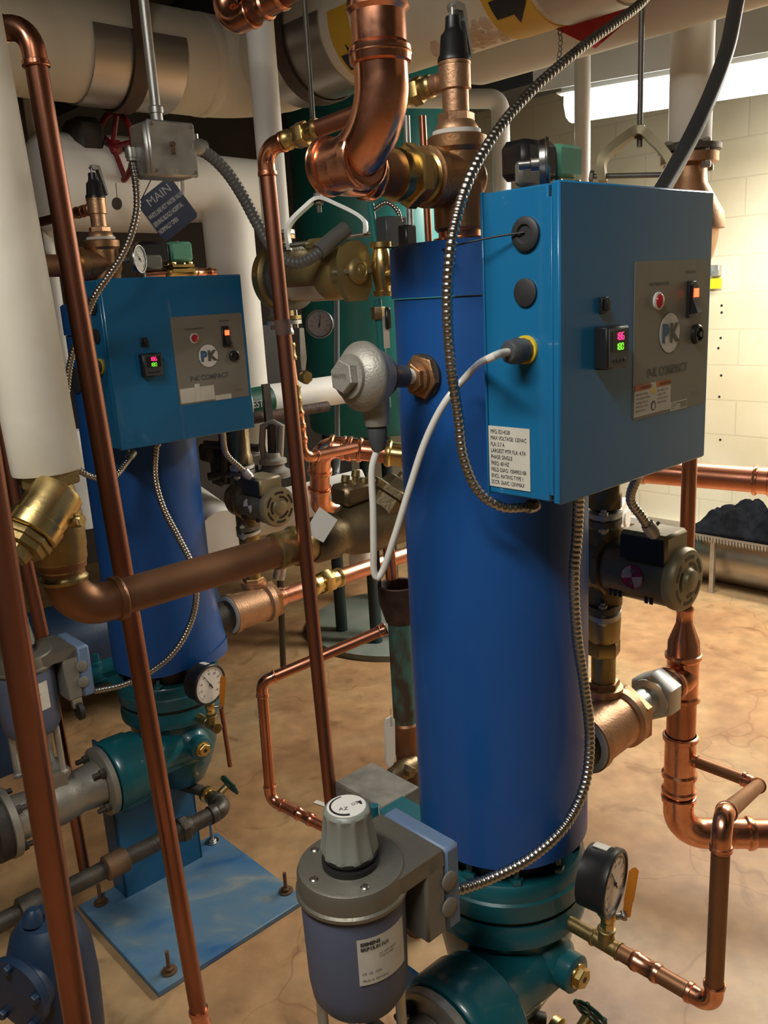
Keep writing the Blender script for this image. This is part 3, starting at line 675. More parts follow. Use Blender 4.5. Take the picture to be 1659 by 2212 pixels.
gv2 = dup(gv, 'cast gas valve with bolted flanges at the left, feeding the teal collar')

# ---------------- outlet fitting on top of the boiler: big bronze tee, ring, relief valve
tu, tv = -.011, .05
TZ = 1.868
zz = lambda y: zc(tu, tv, y)
tp = thing('bronze_tee', 'large bronze tee on top of the nearest boiler, between brass union and relief valve', 'pipe fitting', L(tu, tv, 1.77), 'bronze tees on the boilers')
mb = MB().lathe(L(tu, tv, 0), Z, [(1.79, .036), (1.795, .040), (1.905, .040), (1.912, .046), (1.928, .0465), (1.931, .042)], 40)
mb.lathe(L(tu, tv, TZ), -U, [(.0, .040), (.055, .040), (.058, .045), (.074, .045), (.076, .038)], 36)
mb.lathe(L(tu, tv, TZ), U, [(.0, .041), (.02, .040), (.036, .030), (.041, .012), (.042, .001)], 36); part('tee_body', mb, 'bronze', tp)
part('thread_tape', MB().lathe(L(tu, tv, 1.931), Z, [(0, .0375), (.007, .0375)], 36), 'white_tape', tp)
part('riser_nipple', MB().lathe(L(tu, tv, 1.768), Z, [(0, .036), (.002, .042), (.012, .042), (.014, .034), (.03, .034)], 36), 'copper_fit', tp)
tee2 = dup(tp, 'large bronze tee on top of the left boiler')
rv = thing('relief_valve', 'bronze relief valve with black cap and metal test lever, above the nearest boiler', 'relief valve', L(tu, tv, 1.937), 'relief valves')
mb = MB().lathe(L(tu, tv, 0), Z, [(1.938, .034), (1.941, .034), (1.948, .030), (1.952, .027)], 32)
mb.hexnut(L(tu, tv, 1.950), Z, .014, .0285); mb.lathe(L(tu, tv, 0), Z, [(1.962, .0205), (1.995, .0205), (1.997, .0245), (2.035, .0245), (2.037, .02)], 32)
mb.lathe(L(tu, tv, 2.012), V, [(0, .012), (.028, .0125), (.03, .015), (.045, .015)], 24); part('valve_body', mb, 'bronze_pink', rv)
part('cap', MB().lathe(L(tu, tv, 0), Z, [(2.034, .0235), (2.036, .0255), (2.042, .025), (2.046, .022), (2.072, .0195), (2.078, .014), (2.082, .0125), (2.098, .011), (2.100, .004)], 32), 'black', rv)
mb = MB(); pl = [(.0, 2.112), (.004, 2.118), (.022, 2.116), (.026, 2.105), (.038, 2.045), (.034, 2.043), (.018, 2.106), (.004, 2.106)]
mb.prism([(x, z) for x, z in pl], L(tu, tv, 0)-V*.009-U*.004, U, Z, V*.018); mb.cyl(L(tu, tv, 2.096), L(tu, tv, 2.114), .0035, 10); part('test_lever', mb, 'galv', rv)
part('name_tag', MB().lathe(L(tu, tv, 2.030), Z, [(0, .0252), (.003, .0252)], 32), 'bronze', rv)
rv2 = dup(rv, 'bronze relief valve with black cap and metal test lever, above the left boiler')

# thermometer dial on the tee, facing right
n_ = Vector((.98, -.2, 0)).normalized(); tc_ = L(.012, -.105, 1.872)
tg = gauge('dial_thermometer', 'round dial thermometer seen edge-on above the nearest cabinet', tc_, n_, .036, .014, m_case='steel', needle=-.8, group='boiler thermometers', ring='steel')
part('stem', MB().lathe(tc_-n_*.012, -n_, [(0, .011), (.012, .011), (.014, .007), (.03, .007)], 18), 'steel', tg)
tg2 = dup(tg, 'round dial thermometer with steel rim on top of the left boiler')

# solenoid valve with green coil
sv = thing('solenoid_valve', 'solenoid valve with green coil cover behind the nearest cabinet top', 'solenoid valve', L(.17, .0, 1.83), 'green solenoid valves')
part('coil_cover', MB().box(L(.185, .0, 1.895), U*.034, V*.026, Z*.026, .006), 'green', sv)
part('junction_box', MB().box(L(.105, .0, 1.893), U*.044, V*.028, Z*.030, .010), 'black', sv)
mb = MB().box(L(.075, -.03, 1.868), U*.04, V*.008, Z*.018, .005); mb.cyl(L(.06, -.02, 1.85), L(.06, -.02, 1.79), .009, 12); part('bracket_block', mb, 'grey_plastic', sv)
mb = MB().box(L(.185, 0, 1.845), U*.034, V*.026, Z*.005, .001); mb.box(L(.185, 0, 1.857), U*.034, V*.026, Z*.004, .001); mb.lathe(L(.185, 0, 1.838), U, [(-.048, .014), (-.036, .017), (-.03, .015), (.03, .015), (.036, .017), (.048, .014)], 20)
for (a, b) in ((-.026, -.019), (.026, -.019), (-.026, .019), (.026, .019)): mb.hexnut(L(.185+a, b, 1.861), Z, .006, .006)
part('valve_body', mb, 'brass', sv)
mb = MB().cyl(L(.233, 0, 1.838), L(.30, 0, 1.838), .011, 18); mb.lathe(L(.233, 0, 1.838), U, [(0, .012), (.003, .0145), (.01, .0145), (.014, .012), (.04, .012), (.044, .0145), (.05, .0145), (.06, .006)], 20); mb.cyl(L(.137, 0, 1.838), L(.06, 0, 1.838), .011, 18); part('copper_tube', mb, 'copper_fit', sv)
part('bleed_cap', MB().lathe(L(.185, 0, 1.921), Z, [(0, .006), (.004, .005)], 12), 'red', sv)
sv2 = dup(sv, 'solenoid valve with green coil cover on top of the left cabinet')

# ---------------- circulator pump
pu, pvv, pz = .324, -.005, 1.161
cp = thing('circulator_pump', 'brown circulator pump with round red and white badge, right of the nearest boiler', 'pump', L(pu, pvv, 1.05), 'boiler circulator pumps')
pq = lambda t: L(pu, t, pz)
mb = MB().lathe(pq(.055), -V, [(0, .02), (.008, .045), (.03, .056), (.06, .056), (.075, .050)], 36)
mb.cyl(L(pu, pvv, pz-.085), L(pu, pvv, pz+.075), .036, 24); part('volute', mb, 'bronze_dark', cp)
part('body_flange', MB().lathe(pq(-.012), -V, [(0, .058), (.003, .066), (.014, .066), (.016, .060)], 8, ph=pi/8), 'bronze_dark', cp)
for s in (-1, 1):
    z_ = pz+s*.088
    ol = [(math.cos(t)*.052*(1 if abs(math.cos(t)) > .0 else 1), math.sin(t)*.034) for t in [2*pi*i/28 for i in range(28)]]
    part('flange', MB().prism(ol, L(pu, pvv, z_-.006), U*.86+V*.5, U*-.5+V*.86, Z*.012), 'iron_grey', cp)
    part('flange', MB().prism(ol, L(pu, pvv, z_-.006+s*.016), U*.86+V*.5, U*-.5+V*.86, Z*.010), 'galv', cp)
    for e in (-1, 1):
        q = L(pu, pvv, z_-.012+s*.006)+(U*.86+V*.5)*(.042*e); mb = MB().hexnut(q-Z*.008, Z, .012, .010); mb.cyl(q-Z*.012, q+Z*.036, .005, 10); mb.hexnut(q+Z*.022, Z, .009, .009); part('flange_bolt', mb, 'galv', cp)
mot = part('motor', MB().lathe(pq(-.026), -V, [(0, .055), (.01, .0565), (.135, .0565), (.14, .055)], 44), 'motor_brown', cp)
ec = part('end_bell', MB().lathe(pq(-.160), -V, [(0, .0585), (.006, .060), (.016, .060), (.022, .056), (.0235, .050), (.0235, .024), (.027, .021), (.031, .020), (.033, .017), (.033, .001)], 44), 'motor_tan', cp)
sl = MB()
for rr, spans in ((.044, ((5, 50), (68, 112), (130, 175), (190, 235), (250, 295), (310, 350))), (.031, ((20, 95), (140, 215), (260, 335)))):
    for s0, s1 in spans:
        ps = []
        for t in range(s0, s1+1, 7): ps.append((math.cos(math.radians(t))*(rr+.0035), math.sin(math.radians(t))*(rr+.0035)))
        for t in range(s0+(s1-s0)//7*7, s0-1, -7): ps.append((math.cos(math.radians(t))*(rr-.0035), math.sin(math.radians(t))*(rr-.0035)))
        sl.prism(ps, pq(-.1832), U, Z, -V*.0008)
part('vent_slots', sl, 'black', ec)
jb = MB().box(L(.312, -.118, 1.226), U*.040, V*.048, Z*.026, .006); part('junction_box', jb, 'motor_tan', cp)
part('junction_side', MB().box(L(.2705, -.118, 1.222), U*.0015, V*.044, Z*.022), 'black', cp)
vt = MB()
for (s0, k) in ((-.050, 3), (-.125, 2)):
    for i in range(k): vt.box(L(pu-.0462, s0-.010*i, pz-.034), (U*-.6+Z*-.35).normalized()*.0012, V*.0034, Z*.010)
part('side_vents', vt, 'black', mot)
# round badge wrapped on the motor
def badge(cv, ang, r):
    cols = {'logo_maroon': MB(), 'white': MB()}
    R = .0567
    for q in range(4):
        tgt = cols['logo_maroon' if q % 2 == 0 else 'white']; n = 10
        vs = []; 
        for i in range(n+1):
            t = pi/2*(q+i/n) + .25; vs.append((math.cos(t)*r*.93, math.sin(t)*r*.93))
        pts = [(0, 0)]+vs; full = []
        for (s, w) in pts:
            an = ang + w/R; full.append(L(pu, cv, pz)+V*(-s)*1+(-U*math.cos(an)+Z*math.sin(an))*(R+.0006))
        tgt.add(full, [(0, i, i+1) for i in range(1, n+1)])
    rim = [L(pu, cv, pz)+V*(-math.cos(t)*r*.965)+(-U*math.cos(ang+math.sin(t)*r*.965/R)+Z*math.sin(ang+math.sin(t)*r*.965/R))*(R+.0004) for t in [2*pi*i/36 for i in range(36)]]
    b = part('badge', cols['white'], 'badge_white', mot); part('badge_quarters', cols['logo_maroon'], 'badge_red', b)
    part('badge_rim', MB().tube(rim, .0011, 6, closed=True), 'badge_red', b)
    for s, (x, y), mm in (('B', (-.0125, .0035), 'badge_white'), ('G', (.0035, -.0125), 'badge_white')):
        o = text(s, .0125, (0, 0, 0), (1, 0, 0), (0, 1, 0), mm, b, 'badge_letter', bold=.0004)
        for v in o.data.vertices:
            p_ = v.co+cp.location; an = ang+(p_.y+y)/R
            v.co = (L(pu, cv, pz)+V*(-(p_.x+x))+(-U*math.cos(an)+Z*math.sin(an))*(R+.0011))-cp.location
M['badge_red'] = mat('badge_magenta', (.30, .015, .08), None, .45); M['badge_white'] = mat('badge_white', (.55, .52, .52), None, .45)
badge(-.100, math.radians(4), .0235)
cp2 = dup(cp, 'circulator pump with tan end bell between the left boiler and the thin copper pipe')
# fittings above and below the pump
pf = thing('pump_piping', 'dark bronze union and nipples joining the near pump to the tee below', 'pipe', L(pu, pvv, .90), 'pump risers')
mb = MB().lathe(L(pu, pvv, 0), Z, [(1.27, .024), (1.275, .034), (1.30, .034), (1.305, .030), (1.43, .030)], 8); part('upper_nipple', mb, 'bronze_dark', pf)
mb = MB().lathe(L(pu, pvv, 0), Z, [(.995, .028), (1.0, .032), (1.05, .034), (1.052, .028)], 28); mb.hexnut(L(pu, pvv, .965), Z, .032, .034); mb.cyl(L(pu, pvv, .90), L(pu, pvv, .97), .0245, 24); part('lower_union', mb, 'brass_dull', pf)
part('bushing', MB().hexnut(L(pu, pvv, .885), Z, .022, .034), 'bronze', pf)
pf2 = dup(pf, 'dark bronze nipples above and below the far circulator pump')
# outlet tee on the side of the boiler
tz_, tvv = .825, -.035
ot = thing('outlet_tee', 'big bronze reducing tee on the side of the nearest boiler', 'pipe fitting', L(.25, tvv, tz_-.06), 'boiler side tees')
tx = lambda u: L(u, tvv, tz_)
part('boiler_nipple', MB().cyl(tx(.13), tx(.215), .046, 32), 'iron', ot)
mb = MB().lathe(tx(.205), U, [(0, .05), (.0, .062), (.018, .062), (.021, .057), (.125, .055), (.13, .0625), (.148, .0625), (.150, .05)], 40)
mb.lathe(L(pu, pvv, tz_), Z, [(0, .036), (.055, .036), (.056, .04), (.070, .04), (.072, .03)], 28); part('tee_body', mb, 'bronze_pink', ot)
part('seal_ring', MB().lathe(tx(.2), U, [(0, .0585), (.006, .0585)], 40), 'label', ot)
part('hex_bushing', MB().hexnut(tx(.352), U, .022, .064), 'bronze', ot)
ot2 = dup(ot, 'big bronze reducing tee on the side of the left boiler')
# steel union of the near unit, copper-to-brass union of the far one
su_ = thing('pipe_union', 'galvanised hexagonal union between the near bronze tee and copper riser', 'pipe fitting', tx(.40))
part('nipple', MB().cyl(tx(.37), tx(.47), .028, 28), 'galv', su_)
mb = MB().lathe(tx(.448), U, [(0, .030), (.004, .043), (.012, .044), (.016, .040)], 28); mb.hexnut(tx(.458), U, .052, .055); mb.lathe(tx(.508), U, [(0, .046), (.012, .036), (.03, .033)], 28); part('union_nut', mb, 'galv', su_)
# ================================================================ COPPER PIPING OF THE NEAR UNIT
T_ = L(tu, tv, TZ)
r1 = .031
cr = thing('copper_riser', 'large bright copper riser with long elbows rising from the near bronze tee', 'pipe', T_-U*.1, 'big copper risers')
A_ = T_-U*.285; B_ = A_-V*.135
mbs, tl1 = elbow_mb(A_, -U, -V, r1, .062); part('elbow', mbs, 'copper_fit', cr)
mbs, tl2 = elbow_mb(B_, -V, Z, r1, .085, sleeve=.9); part('elbow', mbs, 'copper_fit', cr)
union(cr, T_-U*.105, U, r1, .075, 'brass')
part('pipe', MB().cyl(T_-U*.13, A_+U*tl1, r1, 28), 'copper_brown', cr)
part('pipe', MB().cyl(B_+Z*tl2, B_+Z*.85, r1, 28), 'copper_dull', cr)
coupling(cr, B_+Z*(tl2+.055), Z, r1, .07)
coupling(cr, B_+Z*.30, Z, r1, .08)
# its far counterpart simply runs left behind the wrapped column
T2 = T_+D2
cr2 = thing('copper_pipe', 'brown copper pipe leaving the far bronze tee towards the left', 'pipe', T2-U*.1)
part('pipe', MB().cyl(T2-U*.07, T2-U*.6, .028, 24), 'copper_brown', cr2)
part('brass_collar', MB().lathe(T2-U*.07, -U, [(0, .035), (.012, .036), (.016, .031), (.03, .031)], 28), 'brass', cr2)

# relief discharge of the near valve: over to the left and down the thin tall copper pipe
q0 = L(tu, tv+.045, 2.012); kx = on(q0, V, x=572)
kx = P(572, 321, 1.65)
d3 = thing('copper_pipe', 'thin tall copper drain pipe crossing in front of the big brown horizontal pipe', 'pipe', Vector((kx.x, kx.y, 0)))
bot = P(722, 1800, kx.y)
bot = kx + (bot-kx)*1.12
run(d3, [q0, kx, bot], .0145, 'copper_dull', 'copper_fit', R=.032)
dk_ = (kx-q0).normalized(); union(d3, q0+dk_*.03, dk_, .0145, .055); union(d3, kx-dk_*.085, dk_, .0145, .075)
qa = on(kx, bot-kx, y=690); part('bare_band', MB().cyl(qa, qa+(bot-kx).normalized()*.028, .0149, 20), 'rust_dark', d3)
q2 = q0+D2; d4 = thing('copper_pipe', 'small copper tube running left from the far relief valve', 'pipe', q2)
part('pipe', MB().cyl(q2, q2+V*.5, .013, 20), 'copper_dull', d4); coupling(d4, q2+V*.055, V, .013, .05); coupling(d4, q2+V*.02, V, .013, .03)

# copper riser right of the near unit
RV = -.035; RR = .60
Rt = lambda z: L(RR, RV, z)
rr = px(31, Rt(.8)); rn = px(16, Rt(1.3))
zr = lambda y: on(Rt(0), Z, y=y).z
rs = thing('copper_riser', 'thick copper riser at right with reducer on top and elbow at the bottom', 'pipe', Rt(zr(1760)))
zt, z1, z2 = zr(1330), zr(1385), zr(1470)
part('thin_pipe', MB().cyl(Rt(z1), Rt(1.72), rn, 20), 'copper', rs)
part('reducer', MB().lathe(Rt(0), Z, [(zr(1425), rr*1.06), (zr(1420), rr*1.18), (zr(1412), rr*1.18), (zr(1405), rr*1.08), (zr(1385), rr*1.06), (zr(1345), rn*1.15), (zr(1325), rn*1.1), (zr(1318), rn*1.25), (zr(1310), rn*1.25), (zr(1306), rn*1.05)], 28), 'copper_fit', rs)
part('tee', tee_mb(Rt(tz_), Z, -U, rr, 3.6, 1.9), 'copper_fit', rs)
zl = zr(1632)
part('tee', tee_mb(Rt(zl), Z, -V, rr, 3.4, 1.35, rb=.0125), 'copper_fit', rs)
kb = Rt(zr(1800)); out = (P(1659, 1812, kb.y-.02)-kb); out.z = 0
out = out.normalized(); out = Vector((out.x, out.y, 0)) if out.length else -V
mbs, tlb = elbow_mb(kb, -Z, out, rr, rr*2.0); part('elbow', mbs, 'copper_fit', rs)
part('pipe', MB().cyl(kb+Z*tlb, Rt(z1), rr, 28), 'copper', rs)
part('pipe', MB().cyl(kb+out*tlb, kb+out*.6, rr, 28), 'copper', rs); coupling(rs, kb+out*(tlb+.075), out, rr, .07)
coupling(rs, Rt(zr(1690)), Z, rr, .055)
# bypass loop
rb = .0128
sA = Rt(zl)-V*(rr); cC = on(Rt(zl), -V, x=1640); jt = L(0, -.222, .60)
zB = jt.z; Bq = on(jt, -V, x=1541); Tq = on(Bq, Z, y=1762)
lp = thing('bypass_loop', 'slim copper bypass loop at lower right, from riser to the near gauge valve', 'pipe', Bq)
run(lp, [sA, cC, Tq, Bq, jt-V*.02], px(19, Bq), 'copper_brown', 'copper_fit', R=px(34, Bq), sleeve=1.3)
coupling(lp, jt-V*.075, V, px(19, Bq), .05, 'copper_fit')
tj = thing('brass_tee', 'small brass tee with nipples under the near orange-lever valve', 'pipe fitting', jt, 'gauge tees')
mb = tee_mb(jt, V, Z, .0125, 4.4, 2.6); part('tee_body', mb, 'brass_dull', tj)
part('nipple', MB().cyl(jt+V*.02, jt+V*.12, .0125, 18), 'brass_dull', tj)
tj2 = dup(tj, 'small brass tee with nipples under the far orange-lever valve')

# far unit: copper from the side tee through a brass union, running right behind the near boiler
ot2c = tx(.36)+D2
fr = thing('copper_pipe', 'bright copper pipe with brass union running right from the far side tee', 'pipe', ot2c)
part('pipe', MB().cyl(ot2c, ot2c+U*1.15, .0275, 24), 'copper', fr); part('adapter', MB().lathe(ot2c, U, [(0, .032), (.045, .032), (.05, .027)], 28), 'copper_fit', fr)
union(fr, on(ot2c, U, x=704), U, .0275, .13, 'brass')

# ================================================================ CONDUITS AND CABLES
def flexible(label, pts, r, m='flex', pitch=.0085, amp=.16, cat='conduit', ends=True, name='flexible_conduit', group=None):
    pts = [Vector(p) for p in pts]; t = thing(name, label, cat, pts[-1], group)
    part('armour', flex_mb(pts, r, pitch, amp), m, t)
    return t
def conn(t, p, d, r, m='galv'):
    d = Vector(d).normalized(); mb = MB().lathe(p, d, [(0, r*1.2), (r*.8, r*1.35), (r*2.2, r*1.35), (r*2.3, r*1.15), (r*2.9, r*1.15)], 20); mb.cyl(Vector(p)+d*r*1.4+frame(d)[0]*r*1.2, Vector(p)+d*r*1.4+frame(d)[0]*r*2, r*.35, 8)
    return part('connector', mb, m, t)
c1 = flexible('shiny armoured conduit looping down from the ceiling, in front of the near boiler', [P(1420, -40, 1.50), P(1385, 6, 1.45), P(1250, 108, 1.33), P(1140, 205, 1.26), P(1062, 300, 1.20), P(1008, 400, 1.16), P(978, 510, 1.14), P(966, 640, 1.14), P(973, 780, 1.15), P(990, 900, 1.16), P(1002, 990, 1.16), P(1034, 1062, 1.16), P(1085, 1096, 1.165), P(1140, 1096, 1.18)], .0074)
conn(c1, P(1138, 1096, 1.18), P(1195, 1080, 1.22)-P(1138, 1096, 1.18), .0074)
part('clamp', MB().box(P(1150, 1090, 1.17), U*.006, V*.008, Z*.006, .002), 'iron', c1)
box_bt = L(-.055, -.205, 1.425)
c2 = flexible('armoured conduit hugging the near boiler from cabinet bottom to the actuator', [box_bt, P(1247, 1150, 1.235), P(1240, 1250, 1.24), P(1247, 1380, 1.25), P(1262, 1480, 1.26), P(1274, 1600, 1.265), P(1262, 1700, 1.25), P(1220, 1785, 1.22), P(1150, 1850, 1.185), P(1060, 1898, 1.15), P(985, 1925, 1.12)], .0088)
conn(c2, box_bt+Z*.004, -Z, .008)
o2 = Vector(box_bt)+D2
c3 = flexible('armoured conduit hanging from the left cabinet across the far boiler', [o2, P(335, 1030, 2.18), P(352, 1095, 2.17), P(385, 1160, 2.17), P(414, 1220, 2.17), P(424, 1285, 2.17), P(410, 1350, 2.17), P(375, 1410, 2.15), P(330, 1448, 2.13), P(270, 1478, 2.10), P(203, 1493, 2.07)], .0088)
conn(c3, o2+Z*.004, -Z, .008)
pcn = L(.262, -.096, 1.225)
c4 = flexible('short armoured conduit from the near cabinet down to its circulator pump', [L(.145, -.2, 1.425), P(1362, 1078, 1.42), P(1385, 1115, 1.44), P(1402, 1140, 1.455)], .0085, group='pump conduits')
conn(c4, P(1398, 1132, 1.452), P(1440, 1190, 1.46)-P(1398, 1132, 1.452), .0095)
c5 = dup(c4, 'short armoured conduit from the left cabinet down to the far circulator pump')
# milky tube and sensor head
hc = L(-.153, .005, 1.577)
sh = thing('sensor_head', 'cast grey sensor head with hexagonal cap on the near boiler side', 'sensor', hc)
hd = (-U + Z*.10).normalized()
part('bushing', MB().hexnut(hc, -U, .012, .034, ph=.3).lathe(hc-U*.012, -U, [(0, .025), (.006, .024), (.008, .018)], 28).hexnut(hc-U*.018, -U, .010, .021), 'bronze', sh)
part('thread_tape', MB().cyl(hc+hd*.027, hc+hd*.042, .0115, 20), 'white_tape', sh)
part('neck_sleeve', MB().lathe(hc, hd, [(.040, .012), (.042, .0165), (.062, .0165), (.070, .021), (.082, .030)], 32), 'grey_dark', sh)
bx = hc+hd*.080
part('head_shell', MB().lathe(hc, hd, [(.078, .024), (.092, .036), (.112, .043), (.120, .0455)], 44).lathe(bx+hd*.022-Z*.02, -Z, [(0, .020), (.035, .019), (.050, .017), (.052, .012)], 28), 'cast', sh)
cpx = part('cover', MB().lathe(hc, hd, [(.119, .0475), (.123, .0495), (.129, .0490), (.146, .034), (.147, .031), (.152, .0305), (.153, .001)], 48), 'cast', sh)
part('hex_boss', MB().hexnut(hc+hd*.152, hd, .013, .0235, ph=.2), 'cast', cpx)
text('WATTS', .0085, hc+hd*.1655+V*.016-Z*.002, -V, Z, 'cast_valve', cpx, 'embossed_lettering', th=.001)
tb0 = bx+hd*.022-Z*.072
part('cable_nut', MB().lathe(tb0, -Z, [(0, .0135), (.004, .0145), (.020, .0135), (.034, .0095), (.036, .006)], 10), 'grey_dark', sh)
gland = S(-.208, 1.620, .036)
lo = Vector(tb0)-Z*.03
yl = tb0.y
pt = [lo, P(804, 1010, yl), P(806, 1100, yl), P(807, 1190, yl+.005), P(808, 1236, yl+.01), P(814, 1250, yl+.01), P(824, 1238, yl+.01), P(852, 1160, yl-.0), P(886, 1050, yl-.01), P(920, 950, yl-.02), P(962, 868, yl-.03), P(1015, 805, yl-.03), P(1062, 772, gland.y-.03), gland-U*.012, gland+U*.006]
ct_ = link('milky_tube', MB().tube(spline(pt, .006), .0052, 14), 'pvc'); tag(ct_, 'milky white tube kinked into a V between sensor head and near cabinet', 'cable')
c6 = link('black_conduit', MB().tube(spline([P(1605, -60, 1.9), P(1590, 10, 1.85), P(1572, 100, 1.78), P(1545, 180, 1.72), P(1515, 250, 1.66), P(1475, 330, 1.60), P(1430, 410, 1.52), P(1395, 470, 1.45)], .01), .0145, 20), 'flex_black'); tag(c6, 'thick smooth black conduit dropping behind the near cabinet', 'conduit')

# ================================================================ LEFT SIDE: JUNCTION BOX WITH FLEXES
e0 = P(312, 258, 1.90); e1 = on(e0, U, x=414); w_b = (e1-e0).length; h_b = px(113, e0)
eb = thing('junction_box', 'grey cast electrical box hanging on a rigid conduit below the insulated pipe', 'electrical box', e0-Z*h_b)
dv = on(e0, V, x=276)-e0; dd = dv.length
cc = e0+U*w_b/2+V*dd/2-Z*h_b/2
part('box_body', MB().box(cc+V*.004, U*w_b/2, V*(dd/2-.003), Z*h_b/2, .006), 'galv', eb)
cv_ = part('cover', MB().box(e0+U*w_b/2-Z*h_b/2-V*.004, U*(w_b/2+.001), V*.005, Z*(h_b/2+.001), .004), 'galv', eb)
for sx_ in (-1, 1):
    for sz_ in (-1, 1): part('screw', MB().cyl(e0+U*(w_b/2+sx_*w_b*.42)-Z*(h_b/2+sz_*h_b*.42)-V*.009, e0+U*(w_b/2+sx_*w_b*.42)-Z*(h_b/2+sz_*h_b*.42)-V*.0105, .004, 12), 'steel', cv_)
kc = e0+U*w_b*.47-Z*h_b*.48-V*.0095
part('toggle', MB().lathe(kc+Z*.006, -V, [(0, .0055), (.007, .005)], 14).box(kc-Z*.006-V*.003, U*.003, V*.004, Z*.008, .001), 'iron_rust', cv_)
tp_ = e0+U*w_b*.45+V*dd*.5
rc = link('rigid_conduit', MB().tube([tp_+Z*.0, tp_+Z*.03], .013, 18).lathe(tp_, Z, [(.022, .0155), (.034, .0155), (.036, .0135)], 18).cyl(tp_+Z*.03, tp_+Z*1.3, .0105, 18), 'galv'); tag(rc, 'pale rigid steel conduit rising from the grey electrical box', 'conduit')
lc = P(285, 352, 1.94)
c7 = flexible('thin shiny flex dropping from the grey box past the left cabinet corner', [lc, P(294, 400, 1.93), P(296, 450, 1.93), P(284, 505, 1.93), P(262, 555, 1.93), P(232, 600, 1.93), P(205, 640, 1.93), P(180, 700, 1.95), P(160, 755, 1.96), P(148, 810, 1.97), P(144, 900, 1.98), P(148, 975, 1.98), P(165, 1010, 1.98), P(190, 1026, 2.0), P(220, 1034, 2.02), P(248, 1028, 2.06), P(268, 1005, 2.1), P(283, 985, 2.13)], .0082, pitch=.0078)
conn(c7, lc+Z*.03, -Z, .009); conn(c7, P(289, 976, 2.14), P(262, 1008, 2.1)-P(289, 976, 2.14), .008)
rg = P(418, 318, 1.98)
c8 = flexible('thick grey flex sagging from the grey box to the gold pump', [rg, P(452, 335, 2.0), P(490, 372, 2.02), P(525, 425, 2.04), P(553, 478, 2.05), P(582, 528, 2.05), P(612, 560, 2.06), P(648, 568, 2.07), P(685, 548, 2.09), P(718, 518, 2.11), P(740, 500, 2.12)], .0135, 'flex_grey', pitch=.010, amp=.07)
part('boot', MB().tube(spline([P(688, 544, 2.09), P(715, 520, 2.11), P(748, 494, 2.13)], .01), .019, 18), 'flex_grey', c8); conn(c8, rg-U*.01, U, .0135)

# ================================================================ WRAPPED COLUMN, STRAINER, BIG HORIZONTAL PIPE
K = P(150, 1323, 1.36)
kz = lambda y: on(K, Z, y=y).z
Kp = lambda z: Vector((K.x, K.y, z))
cb0 = Kp(kz(1018)); kq = Kp(kz(126)); kq = on(kq, Vector((1, 0, 0)), x=829.5+f*((kq-C0).dot(CX)/(kq-C0).dot(F))-30); cdir = (kq-cb0).normalized()
jc = link('insulated_column', MB().lathe(cb0, cdir, [(0, .020), (0, .0535), (.006, .0545), (.5, .055), (1.0, .0545), (1.76, .055)], 48), 'canvas_near'); tag(jc, 'near vertical pipe wrapped in stained white insulation at the left edge', 'insulated pipe')
st = thing('strainer', 'brass Y-strainer with large angled cap below the wrapped column', 'strainer', Kp(kz(1245)))
mb = MB().hexnut(Kp(kz(1046)), Z, kz(1014)-kz(1046), .050); mb.lathe(Kp(0), Z, [(kz(1212), .040), (kz(1206), .042), (kz(1190), .042), (kz(1180), .044), (kz(1120), .044), (kz(1046), .036)], 36)
part('barrel', mb, 'brass_dull', st)
yb0 = P(124, 1068, 1.32); yb1 = P(60, 1158, 1.265); yd = (yb1-yb0).normalized(); yl_ = (yb1-yb0).length
part('screen_housing', MB().lathe(yb0-yd*.01, yd, [(0, .030), (.004, .039), (.012, .041), (yl_*.78, .041), (yl_*.8, .044), (yl_+.005, .044), (yl_+.008, .040)], 44), 'brass', st)
part('end_cap', MB().lathe(yb1, yd, [(0, .040), (.003, .042), (.010, .042), (.013, .036)], 8).lathe(yb1+yd*.010, yd, [(0, .038), (.012, .038), (.014, .024), (.03, .022)], 8), 'brass_dull', st)
dp = P(160, 1128, 1.30); part('side_plug', MB().lathe(dp+V*.02, (U*.5-V*.86), [(0, .012), (.02, .011), (.026, .009)], 20).lathe(dp, (U*.5-V*.86), [(0, .006), (.008, .005)], 6), 'brass_dull', st)
part('bottom_plug', MB().cyl(yb1+yd*.02, yb1+yd*.045, .012, 16), 'galv', st)
hp = thing('copper_main', 'big brown copper pipe elbowing from the strainer and running right', 'pipe', K)
run(hp, [Kp(kz(1228)), K, on(K, U, x=610)], .0325, 'copper_brown', 'copper_brown', R=.062, sleeve=.9)
part('adapter', MB().lathe(Kp(0), Z, [(kz(1256), .034), (kz(1254), .038), (kz(1247), .039), (kz(1242), .035), (kz(1232), .034), (kz(1222), .038), (kz(1208), .039)], 36), 'brass_dull', hp)
q = on(K, U, x=630)
part('adapter', MB().lathe(q-U*.045, U, [(0, .034), (.002, .037), (.01, .039), (.018, .037), (.045, .037), (.05, .042), (.06, .042), (.066, .039), (.1, .039)], 36), 'brass_dull', hp)
bvv = on(K, U, x=760)
bb = thing('balancing_valve', 'dark bronze balancing valve body at the end of the big brown pipe', 'valve', bvv)
part('valve_body', MB().lathe(on(K, U, x=668), U, [(0, .042), (.01, .048), (.06, .050), (.07, .044), (.09, .046), (.11, .056), (.16, .062), (.28, .062), (.34, .056), (.36, .066), (.38, .066), (.385, .04)], 36), 'bronze_dark', bb)
bd = (Z*.75+U*.55-V*.25).normalized()
part('bonnet', MB().lathe(bvv+bd*.03+U*.06, bd, [(0, .050), (.04, .046), (.045, .056), (.060, .056), (.064, .040), (.085, .03), (.088, .014), (.1, .012)], 8), 'bronze_dark', bb)
part('port_block', MB().box(P(768, 1062, bvv.y+.02), U*.05, V*.03, Z*.022, .008), 'bronze_dark', bb)
